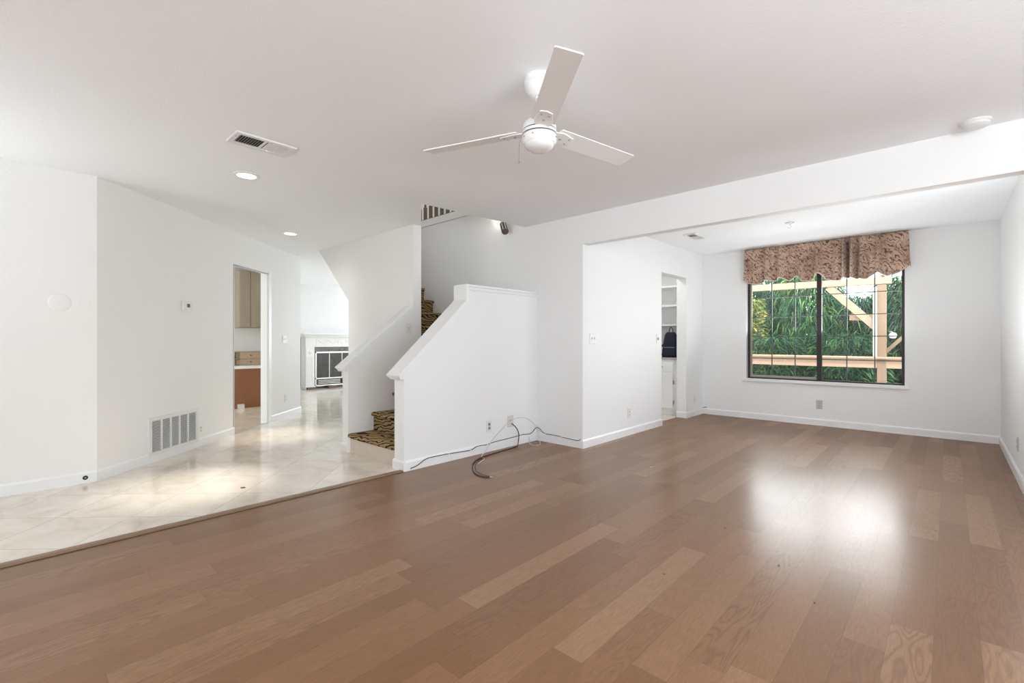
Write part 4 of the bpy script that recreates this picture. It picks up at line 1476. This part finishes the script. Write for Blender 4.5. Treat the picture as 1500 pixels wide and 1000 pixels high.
# ------------------------------------------------------------------ crumbs and specks on the floors
def speck(name, label, x, y, r, mat, group=None, seed=0, cat='debris'):
    bm = MB()
    bmesh.ops.create_icosphere(bm.bm, subdivisions=2, radius=1.0)
    for v in bm.bm.verts:
        n = 1 + 0.5 * noise.noise(v.co * 1.7 + Vector((seed, 0, 0)))
        v.co = Vector((v.co.x * r * n, v.co.y * r * 0.6 * n, max(0.0, r * 0.22 + v.co.z * r * 0.25 * n)))
    return tag(bm.build(name, mat, None, (x, y, 0.0005), (0, 0, seed)), label, cat, group)


speck('leaf_fragment', 'small dark leaf fragment lying on the beige tile floor', -3.93, 1.232, 0.018, M['brick'], None, 1.0)
for i, (x, y) in enumerate(((-0.98, 2.93), (-0.62, 2.62), (-1.0, 2.15), (-0.42, 2.35))):
    speck('crumb', 'tiny dark crumb on the wood floor in the window glare', x, y, 0.007, M['brick'], 'tiny dark crumbs on the wood floor', i * 1.7)
speck('crumb', 'tiny brown crumb by the corner below the back wall baseboard', -3.09, 3.84, 0.008, M['brick'], None, 5.0)

# ------------------------------------------------------------------ outside
struct(MB().box(-6, YW + 0.16, -0.22, 6, 16, -0.12).build('ground', M['concrete']))
pg = thing('pergola', 'cedar pergola with a post, beams, diagonal brace and lower rail outside the window', 'pergola', (-1.2, 9.2, -0.12))


def beam(name, p, q, w_, d_, mat, par):
    p, q = Vector(p), Vector(q)
    L = (q - p).length
    b = MB().box(0, -d_ / 2, -w_ / 2, L, d_ / 2, w_ / 2)
    a = (q - p).normalized()
    rot = a.to_track_quat('X', 'Z').to_matrix().to_4x4()
    b.bm.transform(Matrix.Translation(p) @ rot)
    return b.build(name, mat, par, bevel=0.004)


beam('top_beam', (-3.2, 0, 2.200), (0.56, 0, 2.165), 0.105, 0.09, M['deckwood'], pg)
beam('rail', (-3.2, 0, 0.90), (3.2, 0, 0.885), 0.145, 0.05, M['deckwood'], pg)
beam('rail_cap', (-3.2, -0.01, 0.985), (3.2, -0.01, 0.972), 0.03, 0.14, M['deckwood'], pg)
beam('post', (0.44, 0.02, 0.0), (0.44, 0.02, 2.11), 0.11, 0.11, M['deckpost'], pg)
beam('post', (-3.1, 0.02, 0.0), (-3.1, 0.02, 2.13), 0.11, 0.11, M['deckpost'], pg)
beam('post', (3.0, 0.02, 0.0), (3.0, 0.02, 2.6), 0.11, 0.11, M['deckpost'], pg)
beam('white_board', (0.365, -0.07, 0.99), (0.365, -0.07, 2.07), 0.05, 0.03, plain('pale_board', (0.72, 0.66, 0.56), 0.7), pg)
beam('brace', (-0.25, -0.0, 2.12), (0.40, -0.0, 1.42), 0.11, 0.06, M['deckwood'], pg)
beam('side_board', (0.03, 0.05, 1.62), (0.42, 0.05, 1.60), 0.10, 0.04, M['deckwood'], pg)
beam('rafter', (0.44, 0.02, 2.30), (0.44, 1.1, 2.30), 0.10, 0.05, M['deckwood'], pg)
beam('lower_brace', (0.47, 0.06, 1.05), (0.78, 0.06, 1.40), 0.05, 0.04, M['deckpost'], pg)
t = thing('garden_lamp', 'small round white globe lamp on the pergola post', 'lamp', (-0.62, 9.13, 1.20))
MB().lathe([(0, -0.045), (0.03, -0.04), (0.048, -0.015), (0.048, 0.015), (0.03, 0.04), (0, 0.045)], 20).build('globe', M['white'], t, smooth=True)
MB().tube([(0, 0.0, 0.04), (-0.02, 0.03, 0.06), (-0.05, 0.05, 0.06)], 0.008, 6).build('bracket', M['grey'], t)

fn = thing('garden_fence', 'dark weathered board fence behind the shrubs', 'fence', (-1.0, 12.6, -0.12))
b = MB()
for i in range(50):
    x = -5 + i * 0.2
    b.box(x, 0, 0, x + 0.19, 0.02, 1.9 + 0.02 * (i % 3))
b.build('boards', M['fence'], fn)
MB().box(-5, 0.02, 0.4, 5, 0.06, 0.5).box(-5, 0.02, 1.5, 5, 0.06, 1.6).build('rails', M['fence'], fn)


def blades(n, H, rad, ln, wd, droop, seed, conical=0.25):
    rnd = random.Random(seed)
    bm = bmesh.new()
    for i in range(n):
        z = H * (rnd.random() ** 0.85)
        rr = rad * (1 - conical * (z / H) ** 2) * math.sqrt(rnd.random())
        a = rnd.random() * 2 * PI
        c = Vector((rr * math.cos(a), rr * math.sin(a), z))
        out = Vector((math.cos(a + rnd.uniform(-1, 1)), math.sin(a + rnd.uniform(-1, 1)), rnd.uniform(-0.9, 0.7) - droop)).normalized()
        L = ln * rnd.uniform(0.6, 1.4)
        sd = out.cross(Vector((0, 0, 1)))
        if sd.length < 0.1:
            sd = Vector((1, 0, 0))
        sd = (Matrix.Rotation(rnd.uniform(0, PI), 3, out) @ sd.normalized()) * wd * rnd.uniform(0.6, 1.3)
        m1 = c + out * L * 0.5
        m2 = c + out * L + Vector((0, 0, -droop * L * 0.5))
        v = [bm.verts.new(p) for p in (c, m1 - sd * 0.5, m2, m1 + sd * 0.5)]
        bm.faces.new(v)
    return bm


def shrub(name, label, cat, loc, n, H, rad, ln, wd, droop, seed, mat, group, nst=7):
    t = thing(name, label, cat, loc, 0, group)
    b = MB()
    b.bm.free()
    b.bm = blades(n, H, rad, ln, wd, droop, seed)
    me = bpy.data.meshes.new('foliage')
    b.bm.to_mesh(me)
    b.bm.free()
    me.materials.append(mat)
    o = bpy.data.objects.new('foliage', me)
    COL.objects.link(o)
    o.parent = t
    rnd = random.Random(seed + 5)
    b = MB()
    for i in range(nst):
        a = rnd.random() * 2 * PI
        r0, r1 = rad * 0.3 * rnd.random(), rad * 0.8 * rnd.random()
        b.tube([(r0 * math.cos(a), r0 * math.sin(a), 0), (r1 * math.cos(a), r1 * math.sin(a), H * 0.9)], 0.012, 5)
    b.build('stems', M['stem'], t)
    return t


G = 'tall green shrubs outside the dining window'
shrub('garden_shrub', 'small sunlit yellow-green shrub behind the upper panes of the left sash', 'shrub', (-2.98, 10.35, -0.12), 1500, 2.10, 0.30, 0.12, 0.03, 0.2, 11, M['leafC'], G)
shrub('garden_shrub', 'dark green feathery shrub at the left edge of the window view', 'shrub', (-3.95, 11.4, -0.12), 9000, 2.75, 0.75, 0.16, 0.022, 0.5, 1, M['leafB'], G)
shrub('garden_shrub', 'dark green drooping shrub behind the left window sash', 'shrub', (-3.05, 11.5, -0.12), 9000, 2.65, 0.75, 0.20, 0.020, 0.8, 2, M['leafA'], G)
shrub('garden_shrub', 'mid green shrub just left of the window centre bar', 'shrub', (-2.15, 11.3, -0.12), 9000, 2.75, 0.7, 0.18, 0.022, 0.8, 3, M['leafB'], G)
shrub('garden_shrub', 'dark shrub low behind the window centre bar under a gap of sky', 'shrub', (-1.25, 11.5, -0.12), 8000, 2.15, 0.72, 0.20, 0.020, 0.8, 4, M['leafA'], G)
shrub('garden_shrub', 'deep green shrub behind the diagonal pergola brace', 'shrub', (-0.45, 11.3, -0.12), 9000, 2.45, 0.72, 0.18, 0.020, 0.7, 5, M['leafA'], G)
shrub('garden_shrub', 'yellow-green leafy shrub at the right edge of the window view', 'shrub', (0.45, 11.0, -0.12), 8000, 2.9, 0.62, 0.13, 0.026, 0.3, 6, M['leafC'], G)
shrub('garden_shrub', 'mid green shrub beside the right pergola post', 'shrub', (0.05, 10.6, -0.12), 5000, 1.8, 0.55, 0.18, 0.018, 0.5, 7, M['leafB'], G)
shrub('garden_shrub', 'dense low dark shrub under the left part of the pergola rail', 'shrub', (-2.6, 10.4, -0.12), 6000, 1.35, 0.65, 0.18, 0.018, 0.4, 8, M['leafA'], G)
shrub('garden_shrub', 'dense low dark shrub under the middle of the pergola rail', 'shrub', (-1.35, 10.4, -0.12), 6000, 1.35, 0.65, 0.18, 0.018, 0.4, 9, M['leafA'], G)
